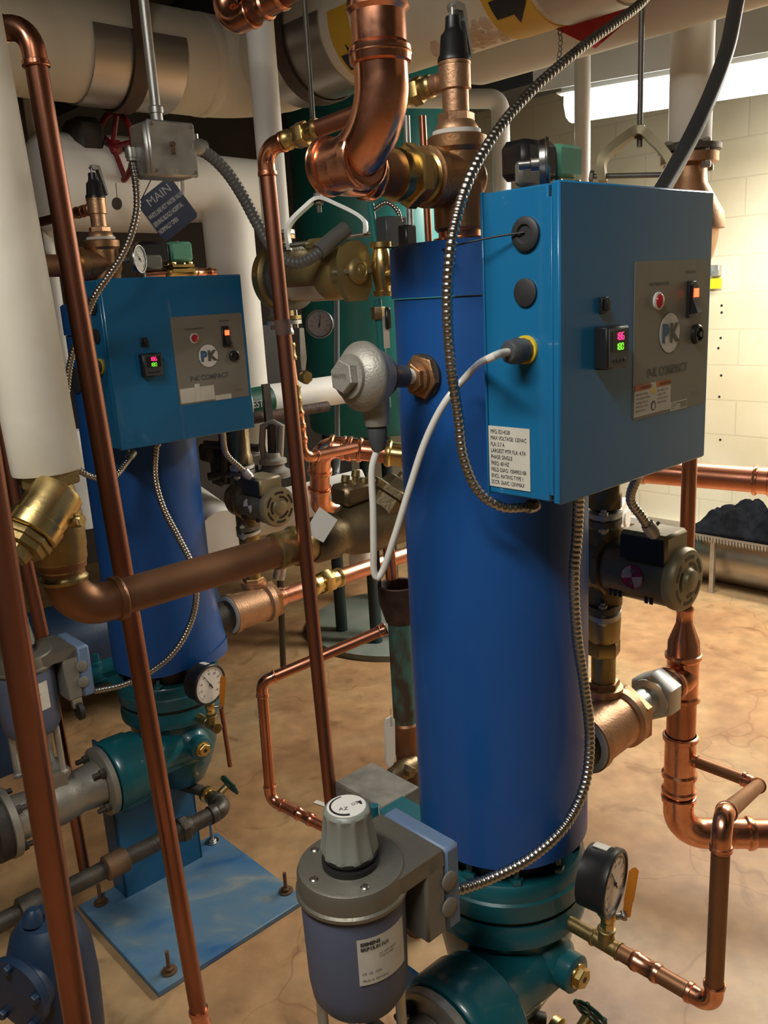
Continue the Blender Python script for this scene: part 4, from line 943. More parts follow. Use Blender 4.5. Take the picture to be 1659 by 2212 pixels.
for (x, y) in ((742, 1035), (764, 1024), (758, 1046), (782, 1040), (797, 1030)):
    c = P(x, y, bvv.y+.02); part('test_port', MB().lathe(c-Z*.03, Z+U*.2, [(0, .007), (.022, .007), (.024, .010), (.038, .009)], 12), 'brass_dull', bb)
c = P(737, 1162, bvv.y-.06); part('drain_plug', MB().hexnut(c, (-V*.8-Z*.3+U*.3), .014, .019).lathe(c, (V*.8+Z*.3-U*.3), [(0, .016), (.04, .018)], 16), 'brass_dull', bb)
pt_ = thing('paper_tag', 'blank white paper tag hanging on the big valve behind the thin copper pipe', 'tag', P(690, 1165, bvv.y-.13))
c = P(690, 1138, bvv.y-.13); part('sheet', MB().prism([(-.034, -.006), (.006, -.034), (.042, .008), (.004, .040)], c, (U*.9-V*.3), Z, V*.0008), 'paper', pt_)

# tall copper drops at the left
def drop(label, pts, r, m='copper', mf='copper_fit', R=None, name='copper_pipe', **k):
    pts = [Vector(p) for p in pts]; t = thing(name, label, 'pipe', pts[-1]); run(t, pts, r, m, mf, R=R, **k); return t
a0 = P(64, 58, 1.62)
p1 = drop('tall copper drop pipe with top elbow, leaning in front of the left cabinet', [P(-70, 66, 1.66), a0, P(430, 2192, 1.62)], .0192, 'copper_dull', R=.044)
coupling(p1, P(432, 2200, 1.62), P(430, 2192, 1.62)-a0, .0192, .055)
p2_ = drop('nearest tall copper pipe crossing the lower left corner', [P(-65, 780, 1.03)+(P(-65, 780, 1.03)-P(172, 2235, 1.03))*1.25, P(172, 2235, 1.03)], .0185, 'copper_dull')
p5 = drop('thin dull copper pipe standing behind the strainer, reaching the floor', [P(-5, 870, 2.25)+(P(-5, 870, 2.25)-P(188, 1905, 2.25))*1.0, P(188, 1905, 2.25)], .0165, 'copper_dull')
p6 = drop('short dull copper tube hanging below the strainer cap', [P(48, 1175, 1.5), P(92, 1372, 1.5)], .0115, 'copper_dull')
# lower thin copper stubs
p7 = drop('thin copper tube standing behind the left boiler base, below the gauge', [P(478, 1530, 2.7), P(497, 1655, 2.7)], .008, 'copper_dull')

# black iron drain line with couplings in front of the pedestal (both units)
vp_ = -.20
hx = lambda x, y: hit(x, y, V, (O+D2).dot(V)+vp_) - D2
a = hx(480, 1748); b = hx(60, 1965); b = Vector((b.x, b.y, a.z)); b = on(a+D2, U, x=60)-D2
dr = thing('drain_line', 'black iron drain line with couplings under the nearest boiler', 'pipe', b, 'boiler drain lines')
part('pipe', MB().cyl(a-U*.02, on(a+D2, U, x=-60)-D2, .0235, 20), 'iron_pipe', dr)
part('elbow', elbow_mb(a+U*.012, U, V, .0235, .031, press=False, sleeve=1.0)[0], 'iron_pipe', dr)
e_ = on(a+D2, U, x=250)-D2; part('coupling', MB().lathe(e_-U*.032, U, [(0, .028), (.004, .0335), (.06, .0335), (.064, .028)], 24), 'iron_rust', dr)
e_ = on(a+D2, U, x=395)-D2; part('union', MB().lathe(e_-U*.03, U, [(0, .028), (.02, .030)], 24).hexnut(e_-U*.012, U, .024, .038).lathe(e_+U*.012, U, [(0, .031), (.012, .030)], 24), 'iron_pipe', dr)
e_ = on(a+D2, U, x=70)-D2; part('coupling', MB().lathe(e_-U*.035, U, [(0, .029), (.004, .036), (.06, .036), (.064, .029)], 24), 'iron_pipe', dr)
g0 = a+U*.012+V*.03; g1 = g0+V*.10
part('gate_body', MB().lathe(g0, V, [(0, .024), (.012, .025), (.016, .018), (.04, .022), (.06, .018), (.064, .025), (.078, .025)], 20).cyl(g0+V*.03, g0+V*.03+(U*.9+Z*.4)*.05, .013, 16), 'brass', dr)
part('pipe', MB().cyl(g1, g1+V*.1-U*.10+Z*.05, .0165, 20), 'iron', dr)
hwc = g0+V*.03+(U*.9+Z*.4)*.062; hn = (U*.9+Z*.4).normalized(); ha, hb_, _ = frame(hn)
mb = MB().torus(hwc, hn, .031, .0045, 24, 8)
for i in range(5): t = 2*pi*i/5; mb.cyl(hwc, hwc+ha*math.cos(t)*.03+hb_*math.sin(t)*.03, .003, 8)
for i in range(5): t = 2*pi*i/5; mb.lathe(hwc+ha*math.cos(t)*.033+hb_*math.sin(t)*.033-hn*.005, hn, [(0, .004), (.005, .006), (.01, .004)], 8)
part('handwheel', mb, 'handle_green', dr)
dr2 = dup(dr, 'black iron drain line with couplings in front of the far boiler pedestal')

# ================================================================ MIDDLE: DRAIN STAND AND COPPER U
dc = P(862, 1290, 2.0); dzf = lambda y: on(dc, Z, y=y).z; dpt = lambda z: Vector((dc.x, dc.y, z)); rd = px(27, P(865, 1450, 2.0))
ds = thing('drain_stand', 'green-stained copper standpipe with rusty open cup beside the near boiler', 'drain', dpt(0))
part('standpipe', MB().cyl(dpt(dzf(1575)), dpt(dzf(1335)), rd, 28), 'patina', ds)
part('cup', MB().lathe(dpt(0), Z, [(dzf(1345), rd*.9), (dzf(1340), rd*1.15), (dzf(1300), rd*1.6), (dzf(1262), rd*1.65), (dzf(1262), rd*1.35), (dzf(1300), rd*1.2), (dzf(1320), .002)], 28, cap=False), 'rust_dark', ds)
for s in (-1, 1):
    q = dpt(dzf(1262))+Vector((s*rd*1.45, 0, 0)); part('cup_strap', MB().box(q+Z*(dzf(1170)-dzf(1262))/2, (.004, 0, 0), (0, .012, 0), Z*(dzf(1170)-dzf(1262))/2, .001), 'rust_dark', ds)
part('coupling', MB().lathe(dpt(0), Z, [(dzf(1625), rd), (dzf(1622), rd*1.15), (dzf(1612), rd*1.15), (dzf(1605), rd*1.05), (dzf(1575), rd*1.05), (dzf(1570), rd*1.15), (dzf(1560), rd*1.15), (dzf(1556), rd)], 28), 'copper_brown', ds)
part('drain_tail', MB().cyl(dpt(0), dpt(dzf(1620)), rd*.95, 24), 'iron_rust', ds)
fn = drop('slim copper outlet with bright fitting ending over the rusty cup', [P(838, 1170, 2.0), P(846, 1250, 2.0)], px(13, dc), 'copper_fit')
bvb = P(868, 1665, 1.93)
wl = thing('lever_valve', 'ball valve with long white lever standing beside the green-stained standpipe', 'valve', P(872, 1690, 1.93))
part('valve_body', MB().lathe(bvb-U*.04, U, [(0, .020), (.02, .022), (.03, .026), (.06, .026), (.07, .022), (.09, .020)], 20).hexnut(bvb+Z*.01-V*.01, -V, .03, .014), 'bronze_dark', wl)
part('lever', MB().prism([(-.008, .0), (.008, 0), (.0155, .02), (.0155, .118), (.008, .130), (-.010, .130), (-.0155, .118), (-.0155, .02)], P(845, 1655, 1.90), U, (Z+U*.05).normalized(), V*.006), 'white', wl)
text('hot supply', .011, P(841, 1560, 1.895)-V*.004+Z*.035, -Z, U, 'ink', kids(wl)[-1], 'handwriting')
mb = MB(); ch = [P(848, 1665, 1.9), P(846, 1690, 1.9), P(842, 1720, 1.9)]
for i, c in enumerate(spline(ch, .006)): mb.torus(c, U if i % 2 else V, .0028, .0008, 8, 5)
bc = link('bead_chain', mb, 'iron'); tag(bc, 'small dark chain hanging from the white-lever valve', 'chain')
cu_ = drop('bright copper pipe bent in a C shape between the two boilers', [P(829, 1360, 2.02), P(565, 1473, 1.95), P(585, 1728, 1.93), P(730, 1800, 1.82)], .0138, 'copper', 'copper_fit', R=.028)
coupling(cu_, P(658, 1764, 1.87), P(730, 1800, 1.82)-P(585, 1728, 1.93), .0138, .05)
coupling(cu_, P(826, 1361, 2.02), P(829, 1360, 2.02)-P(565, 1473, 1.95), .0138, .02)
sl_ = link('grey_slab', MB().box(L(-.02, .33, .66), U*.055, V*.075, Z*.03, .004), 'dirty_grey'); tag(sl_, 'dusty grey slab jutting out behind the nearest boiler', 'slab')
sc = link('plastic_scrap', MB().prism([(-.015, -.006), (.03, -.012), (.034, .004), (-.012, .010)], flo(688, 1735, .0), (1, -.5, 0), (.5, 1, 0), Z*.003), 'paper'); tag(sc, 'white plastic strip lying on the floor by the thin copper pipe', 'litter')

# ================================================================ LOWER LEFT CASTING, TRAP, CASTER, NAVY TANK
tc0 = P(112, 2080, 1.42)
tr_ = thing('pump_casting', 'navy blue bell-shaped casting in the lower left corner', 'pump', Vector((tc0.x, tc0.y, .25)))
part('bell', MB().lathe(Vector((tc0.x, tc0.y, 0)), Z, [(.30, .078), (.42, .083), (.50, .080), (.545, .066), (.57, .045), (.575, .01)], 40), 'blue_tank', tr_)
part('end_flange', MB().lathe(Vector((tc0.x, tc0.y, .47)), -U-V*.4, [(.045, .062), (.070, .066), (.075, .072), (.09, .072), (.092, .05)], 32), 'blue_tank', tr_)
for i in range(5):
    t = 2*pi*i/5; d = frame((-U-V*.4).normalized()); q = Vector((tc0.x, tc0.y, .47))+d[2]*.09+d[0]*math.cos(t)*.062+d[1]*math.sin(t)*.062
    part('bolt', MB().hexnut(q, d[2], .012, .010), 'blue_tank', tr_)
part('lug', MB().lathe(P(70, 1995, 1.40), (U*.2+Z), [(0, .02), (.02, .018), (.03, .010)], 12), 'blue_tank', tr_)
cwt = thing('caster', 'small black caster wheel behind the left actuator', 'wheel', P(176, 1545, 3.0))
part('wheel', MB().lathe(P(172, 1535, 3.0)-U*.012, U, [(0, .03), (.004, .036), (.02, .036), (.024, .03)], 24), 'rubber', cwt); part('fork', MB().box(P(165, 1512, 3.0), U*.02, V*.01, Z*.03, .004), 'galv', cwt)
nt_ = thing('navy_tank', 'dark navy horizontal tank behind the far actuator and boiler', 'tank', P(180, 1480, 3.3))
nc = P(170, 1385, 3.3); part('shell', MB().lathe(nc-U*.75, U, [(0, .05), (.04, .13), (.1, .17), (1.3, .17), (1.36, .13), (1.4, .05)], 40), 'blue_tank', nt_)
for s in (-.4, .4): part('saddle', MB().box(Vector((nc.x, nc.y, nc.z-.17-(nc.z-.17)/2))+U*s, U*.03, V*.12, Z*((nc.z-.1)/2), .003), 'blue_tank', nt_)
# ================================================================ OVERHEAD MAIN, HANGERS, TAGS
mA = P(300, 122, 2.9); RA = px(106, mA)
mK = on(mA, U, x=535)
mL = on(mA, U, x=-150)-U*1.2
mE = mK-V*4.2
mn = thing('insulated_main', 'huge canvas-insulated overhead main turning a corner below the ceiling', 'insulated pipe', mK-Z*RA)
ar, tlm = arc(mK, U, -V, RA*1.25, 14)
part('canvas_jacket', MB().tube([mL]+ar+[mE], RA, 48), 'canvas', mn)
for (p_, d_) in ((ar[0], U), (ar[-1], -V)): part('seam_band', MB().lathe(p_-d_*.02, d_, [(0, RA*1.0), (.004, RA*1.012), (.036, RA*1.012), (.04, RA*1.0)], 48), 'canvas', mn)
def jacket(xa, xb, base, d, ref=mA):
    a_ = on(base, d, x=xa); b_ = on(base, d, x=xb); return a_, b_
def halfwrap(c0, c1, R, m, nm, lo=-100, hi=100, th=.006):
    d = c1-c0; l = d.length; t = d.normalized(); dn = -Z; sd = t.cross(dn); vs = []; fs = []; n = 24
    for i in range(n+1):
        an = math.radians(lo+(hi-lo)*i/n); q = dn*math.cos(an)+sd*math.sin(an)
        for (h, r_) in ((0, R), (0, R+th), (l, R+th), (l, R)): vs.append(c0+t*h+q*r_)
    for i in range(n):
        o = i*4
        for j in range(4): fs.append((o+j, o+(j+1) % 4, o+4+(j+1) % 4, o+4+j))
    fs += [(0, 1, 2, 3), (n*4+3, n*4+2, n*4+1, n*4)]
    return part(nm, MB().add(vs, fs), m, mn)
a_, b_ = on(mA, U, x=152), on(mA, U, x=350); halfwrap(a_, b_, RA, 'alu', 'metal_shield')
halfwrap(on(mK, -V, x=640), on(mK, -V, x=775), RA, 'alu', 'metal_shield')
def strap(c, d, name, label, up=1.4):
    t = thing(name, label, 'pipe hanger', c-Z*RA); sd = Vector(d).cross(Z).normalized(); d = Vector(d).normalized(); R = RA+.010; w = .026; vs = []; pts = []
    for i in range(0, 25):
        an = pi*i/24; pts.append(c-Z*math.sin(an)*R+sd*math.cos(an)*R)
    pts = [pts[0]+Z*up]+pts+[pts[-1]+Z*up]
    for i, p_ in enumerate(pts):
        nr = (p_-c); nr.z = min(nr.z, 0); nr.normalize()
        for (s, k) in ((-1, 0), (1, 0), (1, .006), (-1, .006)): vs.append(p_+d*w*s+nr*k)
    fs = []
    for i in range(len(pts)-1):
        for j in range(4): o = i*4; fs.append((o+j, o+(j+1) % 4, o+4+(j+1) % 4, o+4+j))
    part('strap_band', MB().add(vs, fs), 'strap', t); return t
strap(on(mA, U, x=252), U, 'strap_hanger', 'brown strap hanger around the insulated main near the grey conduit')
strap(on(mK, -V, x=690), -V, 'strap_hanger', 'brown strap hanger around the insulated main behind the copper riser')
def arrowband(xa, xb, an0_, an1_):
    c0, c1 = on(mK, -V, x=xa), on(mK, -V, x=xb)
    o = halfwrap(c0, c1, RA, 'yellow_band', 'yellow_marker', an0_, an1_, .003)
    # black arrow lying on the band
    t = (c1-c0).normalized(); sd = t.cross(-Z); l = (c1-c0).length; R = RA+.0045
    sh = [(.15, -.25), (.55, -.25), (.55, -.55), (.95, 0), (.55, .55), (.55, .25), (.15, .25)]
    am = math.radians(-42); mb = MB(); N_ = 60
    def inside(x, y):
        k = False
        for (xa_, ya_), (xb_, yb_) in zip(sh, sh[1:]+sh[:1]):
            if (ya_ > y) != (yb_ > y) and x < (xb_-xa_)*(y-ya_)/(yb_-ya_)+xa_: k = not k
        return k
    pos = lambda u_, w: c0+t*l*u_+(-Z*math.cos(am+w*.62)+sd*math.sin(am+w*.62))*R
    for j in range(N_):
        w = -.6+1.2*(j+.5)/N_; xs = [i/200 for i in range(200) if inside(i/200, w)]
        if xs:
            a0_, a1_ = xs[0], xs[-1]; h_ = .6/N_
            mb.add([pos(a0_, w-h_), pos(a1_, w-h_), pos(a1_, w+h_), pos(a0_, w+h_)], [(0, 1, 2, 3)])
    part('flow_arrow', mb, 'ink', o)
M['yellow_band'] = mat('yellow_marking', (.62, .36, .03), None, .5)
arrowband(795, 838, -95, 95)
arrowband(1108, 1200, -95, 95)
halfwrap(on(mK, -V, x=1214), on(mK, -V, x=1350), RA, 'alu', 'metal_shield')
# crumbling plaster along the underside
mb = MB(); c0 = on(mK, -V, x=960); c1 = on(mK, -V, x=1200); t = (c1-c0).normalized(); sd = t.cross(-Z); l = (c1-c0).length
for i in range(110):
    h = random.random()*l; an = math.radians(random.gauss(-16, 9)); c = c0+t*h+(-Z*math.cos(an)+sd*math.sin(an))*(RA-.001); r_ = random.uniform(.006, .018)
    mb.lathe(c-(-Z*math.cos(an)+sd*math.sin(an))*.004, (-Z*math.cos(an)+sd*math.sin(an)), [(0, r_*1.6), (.004, r_*1.2), (.007, r_*.5)], 7, ph=random.random()*6)
o = part('crumbling_plaster', mb, 'chalky', mn); o['kind'] = 'stuff'
# parallel white pipe under the main
wC = P(1100, 118, 2.75); rC = px(44, wC)
w0 = on(wC, -V, x=1032); wp = thing('white_overhead_pipe', 'white insulated pipe running just below the big main', 'insulated pipe', w0)
arw, _ = arc(on(wC, -V, x=1000), V, Z, rC*1.4, 10)
part('jacket', MB().tube([w0-V*3.0]+arw+[arw[-1]+Z*.5], rC, 32), 'white_pipe', wp)
wD = P(1020, 214, 3.6); rD = px(20, wD); wDe = P(1080, 216, 3.6)
wp2 = thing('white_pipe', 'small white pipe bending down below the overhead pipes, beside the relief valve', 'insulated pipe', Vector((wDe.x, wDe.y, .0)))
arw, _ = arc(P(1080, 214, 3.6), wDe-P(900, 212, 3.6), -Z, rD*1.25, 8)
part('jacket', MB().tube([P(860, 212, 3.6)]+arw+[Vector((arw[-1].x, arw[-1].y, .0))], rD, 24), 'white_pipe', wp2)
wE = P(1258, 250, 3.3); wp3 = link('white_pipe', MB().cyl(Vector((wE.x, wE.y, 0)), Vector((wE.x, wE.y, 3.0)), px(17, wE), 24), 'white_pipe'); tag(wp3, 'slim white vertical pipe standing before the block wall at the lit fixture', 'insulated pipe')
# bright vertical pipes
def vpipe(x, y, d, wpx, label, z0=0, z1=3.05, m='white_pipe', name='white_pipe'):
    c = P(x, y, d); o = link(name, MB().cyl(Vector((c.x, c.y, z0)), Vector((c.x, c.y, z1)), px(wpx/2, c), 32), m); tag(o, label, 'insulated pipe' if m == 'white_pipe' else 'pipe'); return c, o
# pumps hung from a yoke
def inline_pump(c, x_face, R, label, mcol, zt, white_w, wl_, face_down=.0, ang=None):
    # c volute centre; axis -V
    t = thing('inline_pump', label, 'pump', c-Z*R*1.1); f_ = on(c, -V, x=x_face); Lm = (f_-c).length
    part('volute', MB().lathe(c+V*R*.5, -V, [(0, R*.3), (R*.15, R*.9), (R*.4, R*1.15), (R*.7, R*1.12), (R*.85, R*.9)], 40).cyl(c-Z*R*1.35, c+Z*R*1.35, R*.36, 24), mcol[0], t)
    part('bracket_ring', MB().lathe(c-V*R*.35, -V, [(0, R*1.0), (.012, R*1.12), (.026, R*1.12), (.03, R*.95)], 40), 'iron_grey', t)
    part('motor', MB().lathe(c-V*R*.5, -V, [(0, R*.72), (Lm*.1, R*.86), (Lm*.62, R*.86), (Lm*.66, R*.80), (Lm*.72, R*.7)], 44), mcol[1], t)
    s0 = c-V*(Lm-.03); w = R*.62; h = R*.92
    poly = [(-w, -h*.55), (-w*.6, -h), (w*.6, -h), (w, -h*.55), (w, h*.45), (w*.8, h*.8), (w*.3, h), (-w*.3, h), (-w*.8, h*.8), (-w, h*.45)]
    eb_ = part('end_plate', MB().prism(poly, s0, U, Z, -V*.018), mcol[1], t)
    part('end_hub', MB().lathe(s0-V*.018, -V, [(0, R*.40), (.006, R*.40), (.010, R*.34), (.014, R*.32), (.016, R*.24), (.014, R*.22), (.016, R*.12), (.018, R*.10), (.018, .001)], 36), mcol[1], eb_)
    for a in (-1, 1): part('tie_bolt', MB().cyl(s0+U*a*w*.75+V*Lm*.4, s0+U*a*w*.75-V*.024, .006, 10), 'galv', t)
    part('terminal_hood', MB().box(c-V*Lm*.55+Z*R*.90+U*.0, U*R*.42, V*R*.42, Z*R*.22, .012), mcol[1], t)
    part('name_plate', cylpatch(c-V*R*.5, -V, R*.865, math.radians(205), math.radians(245), Lm*.12, Lm*.55, U), 'label', t)
    for s in (-1, 1):
        for k in (0, 1): part('flange', MB().lathe(c+Z*s*(R*1.35+.012*k)-Z*.006, Z, [(0, R*.62), (.010, R*.62)], 28), 'galv' if k else mcol[0], t)
        for e in (0, 1): part('flange_bolt', MB().cyl(c+Z*s*(R*1.35)+U*(R*.5*(2*e-1))-Z*.03, c+Z*s*(R*1.35)+U*(R*.5*(2*e-1))+Z*.03, .007, 8), 'steel', t)
    return t, c-Z*R*1.35, c+Z*R*1.35
def yoke(apex, l, r, hl, label, rod_top, wd=.021, m='galv', th_=.0045):
    t = thing('clevis_hanger', label, 'pipe hanger', apex-Z*hl)
    pts = [l-Z*hl*.55, l, apex-Z*.0, r, r-Z*hl*.3]; ax_ = (r-l).normalized(); nn = ax_.cross(Z)
    path = [pts[0], pts[1]]+[pts[1].lerp(apex, .6)+Z*.010, apex+Z*.004, apex.lerp(r, .4)+Z*.010, pts[3], pts[4]]
    vs = []; fs = []
    sp_ = spline(path, .012)
    for i, p_ in enumerate(sp_):
        tt = (sp_[min(i+1, len(sp_)-1)]-sp_[max(i-1, 0)]).normalized(); up = tt.cross(nn).normalized()
        for (s, k) in ((-1, -1), (1, -1), (1, 1), (-1, 1)): vs.append(p_+nn*wd*s+up*th_*k)
    for i in range(len(sp_)-1):
        for j in range(4): o = i*4; fs.append((o+j, o+(j+1) % 4, o+4+(j+1) % 4, o+4+j))
    fs += [(0, 1, 2, 3), tuple(len(vs)-4+j for j in (3, 2, 1, 0))]
    part('yoke_strap', MB().add(vs, fs), m, t)
    part('cross_bolt', MB().cyl(pts[0]-ax_*.02+Z*.01, pts[4]+ax_*.02, .006, 10).hexnut(pts[0]-ax_*.02+Z*.01, -ax_, .01, .013), 'rod', t)
    part('hanger_rod', MB().cyl(apex-Z*.03, Vector((apex.x, apex.y, rod_top)), .0065, 10).hexnut(apex-Z*.012, Z, .01, .012).hexnut(apex+Z*.006, Z, .01, .012), 'rod', t)
    return t
vc = P(606, 600, 2.35); Rg = px(62, vc)
ip, lo_, hi_ = inline_pump(vc, 778, Rg, 'gold-painted inline pump hanging behind the thin tall copper pipe', ('brass_dull', 'gold_paint'), 0, 0, '')
yk = yoke(P(688, 432, 2.3), P(622, 492, 2.3), P(788, 478, 2.28), .10, 'pale clevis hanger over the gold pump, on a long thin rod', 3.1)
wq = link('white_pipe', MB().cyl(vc+Z*Rg*1.5, Vector((vc.x, vc.y, 3.1)), px(30, P(580, 300, 2.35)), 32), 'white_pipe'); tag(wq, 'bright white vertical pipe dropping into the gold pump', 'insulated pipe')
lp_ = thing('pump_tailpipe', 'slim brass and copper tailpipe under the gold pump, behind the thin pipe', 'pipe', P(650, 960, 2.35))
run(lp_, [vc-Z*Rg*1.4, P(655, 990, 2.33), P(768, 966, 2.45)], px(12, vc), 'copper', 'copper_fit', R=.03)
for y in (705, 760, 850, 880): coupling(lp_, on(vc, P(655, 990, 2.33)-vc, y=y), P(655, 990, 2.33)-vc, px(12, vc), .045, 'brass_dull' if y > 720 else 'galv')
for y in (905, 935): coupling(lp_, on(vc, P(655, 990, 2.33)-vc, y=y), P(655, 990, 2.33)-vc, px(13, vc), .045, 'copper_fit')
wl2 = thing('lever_valve', 'steel lever handle on the tailpipe below the gold pump', 'valve', P(655, 820, 2.3))
part('lever', MB().prism([(-.008, 0), (.004, 0), (.012, .03), (.010, .11), (-.004, .11), (-.008, .03)], P(657, 800, 2.3), U, Z, V*.003), 'galv', wl2); part('pivot_nut', MB().hexnut(P(655, 815, 2.3), -V, .02, .018), 'brass_dull', wl2)
# upper copper run between the boilers
r2 = px(23, P(800, 975, 2.45)); 
rn2 = thing('copper_run', 'bright copper run with many press fittings turning down between the boilers', 'pipe', P(690, 1080, 2.6))
run(rn2, [P(930, 990, 2.5), P(692, 962, 2.55), P(690, 1096, 2.62), P(770, 1112, 2.7)], r2, 'copper', 'copper_fit', R=r2*1.9)
for x in (730, 765): coupling(rn2, on(P(692, 962, 2.55), P(930, 990, 2.5)-P(692, 962, 2.55), x=x), P(930, 990, 2.5)-P(692, 962, 2.55), r2, .05)
coupling(rn2, on(P(692, 962, 2.55), P(930, 990, 2.5)-P(692, 962, 2.55), x=858), P(930, 990, 2.5)-P(692, 962, 2.55), r2*1.08, .07, 'brass', 'brass_adapter')
# overhead small copper at the top edge
o1 = drop('copper pipe with elbow crossing the top edge left of the big riser', [P(478, -90, 1.9), P(492, 60, 1.9), P(690, -62, 1.75)], px(25, P(500, 50, 1.9)), 'copper_dull', R=px(42, P(500, 50, 1.9)))
coupling(o1, P(590, 0, 1.82), P(690, -62, 1.75)-P(492, 60, 1.9), px(25, P(500, 50, 1.9)), .06)
cpv = drop('thin copper pipe behind the near boiler top, below the relief valve', [P(912, 250, 2.2), P(928, 560, 2.2)], px(8, P(920, 400, 2.2)), 'copper')
# round grey gauge in front of the tank
g3 = gauge('pressure_gauge', 'white-faced gauge with chrome ring on the teal tank pipework', P(690, 700, 2.75), (-U*.55-V*.45), px(30, P(690, 700, 2.75)), .045, needle=.2, ring='steel')
# ---------------- teal tank
tk = Vector((.03, 4.25, 0)); 
TK = thing('storage_tank', 'tall teal storage tank on dark legs, behind the gold pump', 'tank', tk)
tkr = .37
zb_ = P(800, 945, 3.9).z
part('tank_shell', MB().lathe(tk, Z, [(zb_, .02), (zb_, tkr*.97), (zb_+.02, tkr), (2.68, tkr), (2.80, tkr*.85), (2.86, tkr*.5), (2.88, .02)], 64), 'tank_teal', TK)
for an in (200, 250, 300, 20, 90): 
    q = tk+Vector((math.cos(math.radians(an)), math.sin(math.radians(an)), 0))*.30; part('leg', MB().cyl(q+Z*.03, q+Z*(zb_+.02), .03, 12), 'tank_dark', TK)
hub = tk+Vector((.29, -.28, 1.36)); part('manhole', MB().lathe(hub, Vector((.5, -.85, 0)), [(0, .10), (.04, .10), (.045, .13), (.07, .13), (.075, .10)], 28), 'tank_teal', TK)
bs = struct('trim_1', MB().lathe(tk, Z, [(0, .47), (.03, .47), (.032, .46), (.032, .01)], 56), 'concrete', True)
# pipework down the tank front
pv = drop('grey plastic conduit running down the teal tank front', [P(727, 640, 3.3), P(729, 1010, 3.3), P(712, 1110, 3.1)], px(6, P(728, 800, 3.3)), 'duct_pipe', 'duct_pipe', R=.05, name='plastic_conduit')
cx_ = drop('teal-painted pipe above the brass fitting on the tank front', [P(800, 440, 2.2), P(812, 530, 2.2)], px(8, P(812, 500, 2.2)), 'tank_teal', 'tank_teal')
bf = thing('brass_valve', 'bell-shaped brass check fitting left of the near boiler rim', 'valve', P(822, 640, 2.15))
q_ = P(834, 598, 2.15)
part('valve_body', MB().lathe(P(828, 640, 2.15), Z, [(0, .024), (.012, .026), (.014, .018), (.035, .022), (.07, .027), (.10, .022), (.112, .018), (.114, .026), (.126, .026)], 24).lathe(q_, -V+U*.2, [(0, .02), (.03, .024), (.032, .03), (.045, .03)], 24), 'brass', bf)
part('tail', MB().cyl(P(815, 645, 2.15), P(836, 880, 2.15), .0105, 14), 'tank_teal', bf); part('union_nut', MB().hexnut(P(818, 690, 2.15), Z, .03, .018), 'bronze_dark', bf)
tgp = thing('padlock_tag', 'small white tag clipped with a black clamp beside the near boiler', 'tag', P(836, 755, 2.1))
part('paper', MB().prism([(-.009, 0), (.011, 0), (.011, .075), (-.009, .075)], P(836, 752, 2.1), U, Z, V*.001), 'label', tgp); part('clamp', MB().box(P(838, 688, 2.1), U*.008, V*.006, Z*.026, .004), 'black', tgp)
sb = thing('switch_box', 'small black control box with steel conduit fitting behind the near boiler rim', 'electrical box', P(846, 530, 2.2))
part('box_body', MB().box(P(846, 500, 2.2), U*.035, V*.02, Z*.034, .003), 'grey_dark', sb); part('plug_block', MB().box(P(880, 515, 2.15), U*.018, V*.016, Z*.03, .004), 'black', sb); part('strut', MB().cyl(P(888, 530, 2.15), P(878, 250, 2.15), .008, 12), 'galv', sb)
fx = flexible('tiny curled metal flex above the small black control box', [P(808, 452, 2.2), P(835, 438, 2.2), P(858, 455, 2.2), P(866, 480, 2.2)], .006, pitch=.007)

# ---------------- white pipes, handwheel valve and sign at the left
wv = P(500, 560, 3.3); 
v1_ = thing('white_pipe', 'thick white vertical pipe right of the left cabinet', 'insulated pipe', Vector((wv.x, wv.y, 0)))
rv_ = px(54, wv); elc = Vector((wv.x, wv.y, P(480, 405, 3.3).z)); arv, _ = arc(elc, U, -Z, rv_*1.4, 12)
part('jacket', MB().tube([elc-U*.22]+arv+[Vector((wv.x, wv.y, P(545, 1000, 3.3).z))], rv_, 36), 'white_pipe', v1_)
vb_ = P(268, 400, 3.1)
vbt = thing('white_valve', 'bulky white-jacketed gate valve behind the red handwheel', 'valve', vb_-Z*.2)
part('jacket', MB().lathe(vb_-U*.30, U, [(0, .12), (.02, .15), (.42, .155), (.46, .12), (.9, .11)], 40), 'white_pipe', vbt)
part('bonnet', MB().box(P(185, 330, 2.95), U*.05, V*.06, Z*.10, .02), 'iron', vbt); part('stem', MB().cyl(P(175, 318, 2.95), P(262, 316, 2.95)+U*.02, .015, 14), 'iron', vbt)
wc_ = P(250, 318, 2.95); Rw = px(76, wc_); wn = (U*1.0+V*.06).normalized(); wa, wb, _ = frame(wn)
hw = thing('handwheel', 'red spoked handwheel behind the grey electrical box', 'handwheel', wc_-Z*Rw)
mb = MB().torus(wc_, wn, Rw*.92, Rw*.085, 44, 10)
part('rim', mb, 'red', hw)
for i in range(5):
    t = 2*pi*i/5+.3; part('spoke', MB().cyl(wc_-wn*.01, wc_+wa*math.cos(t)*Rw*.9+wb*math.sin(t)*Rw*.9, Rw*.075, 10), 'red', hw)
part('hub', MB().lathe(wc_-wn*.02, wn, [(0, Rw*.2), (.03, Rw*.2), (.035, Rw*.1)], 16), 'red', hw)
hg = thing('round_tag', 'small round metal tag hanging under the red handwheel', 'tag', P(253, 458, 2.9))
part('disc', MB().lathe(P(253, 440, 2.9), (-.3, -.9, 0), [(0, .019), (.002, .019)], 24), 'iron_grey', hg); part('string', MB().cyl(P(253, 428, 2.9), P(250, 395, 2.9), .0012, 6), 'ink', hg)
sg = thing('valve_sign', 'tilted navy sign lettered MAIN hanging below the grey electrical box', 'sign', P(360, 520, 2.6))
sc_ = P(361, 452, 2.6); sdir = (P(411, 460, 2.6)-P(312, 452, 2.6)); n1 = Vector((.12, -.98, .1)).normalized()
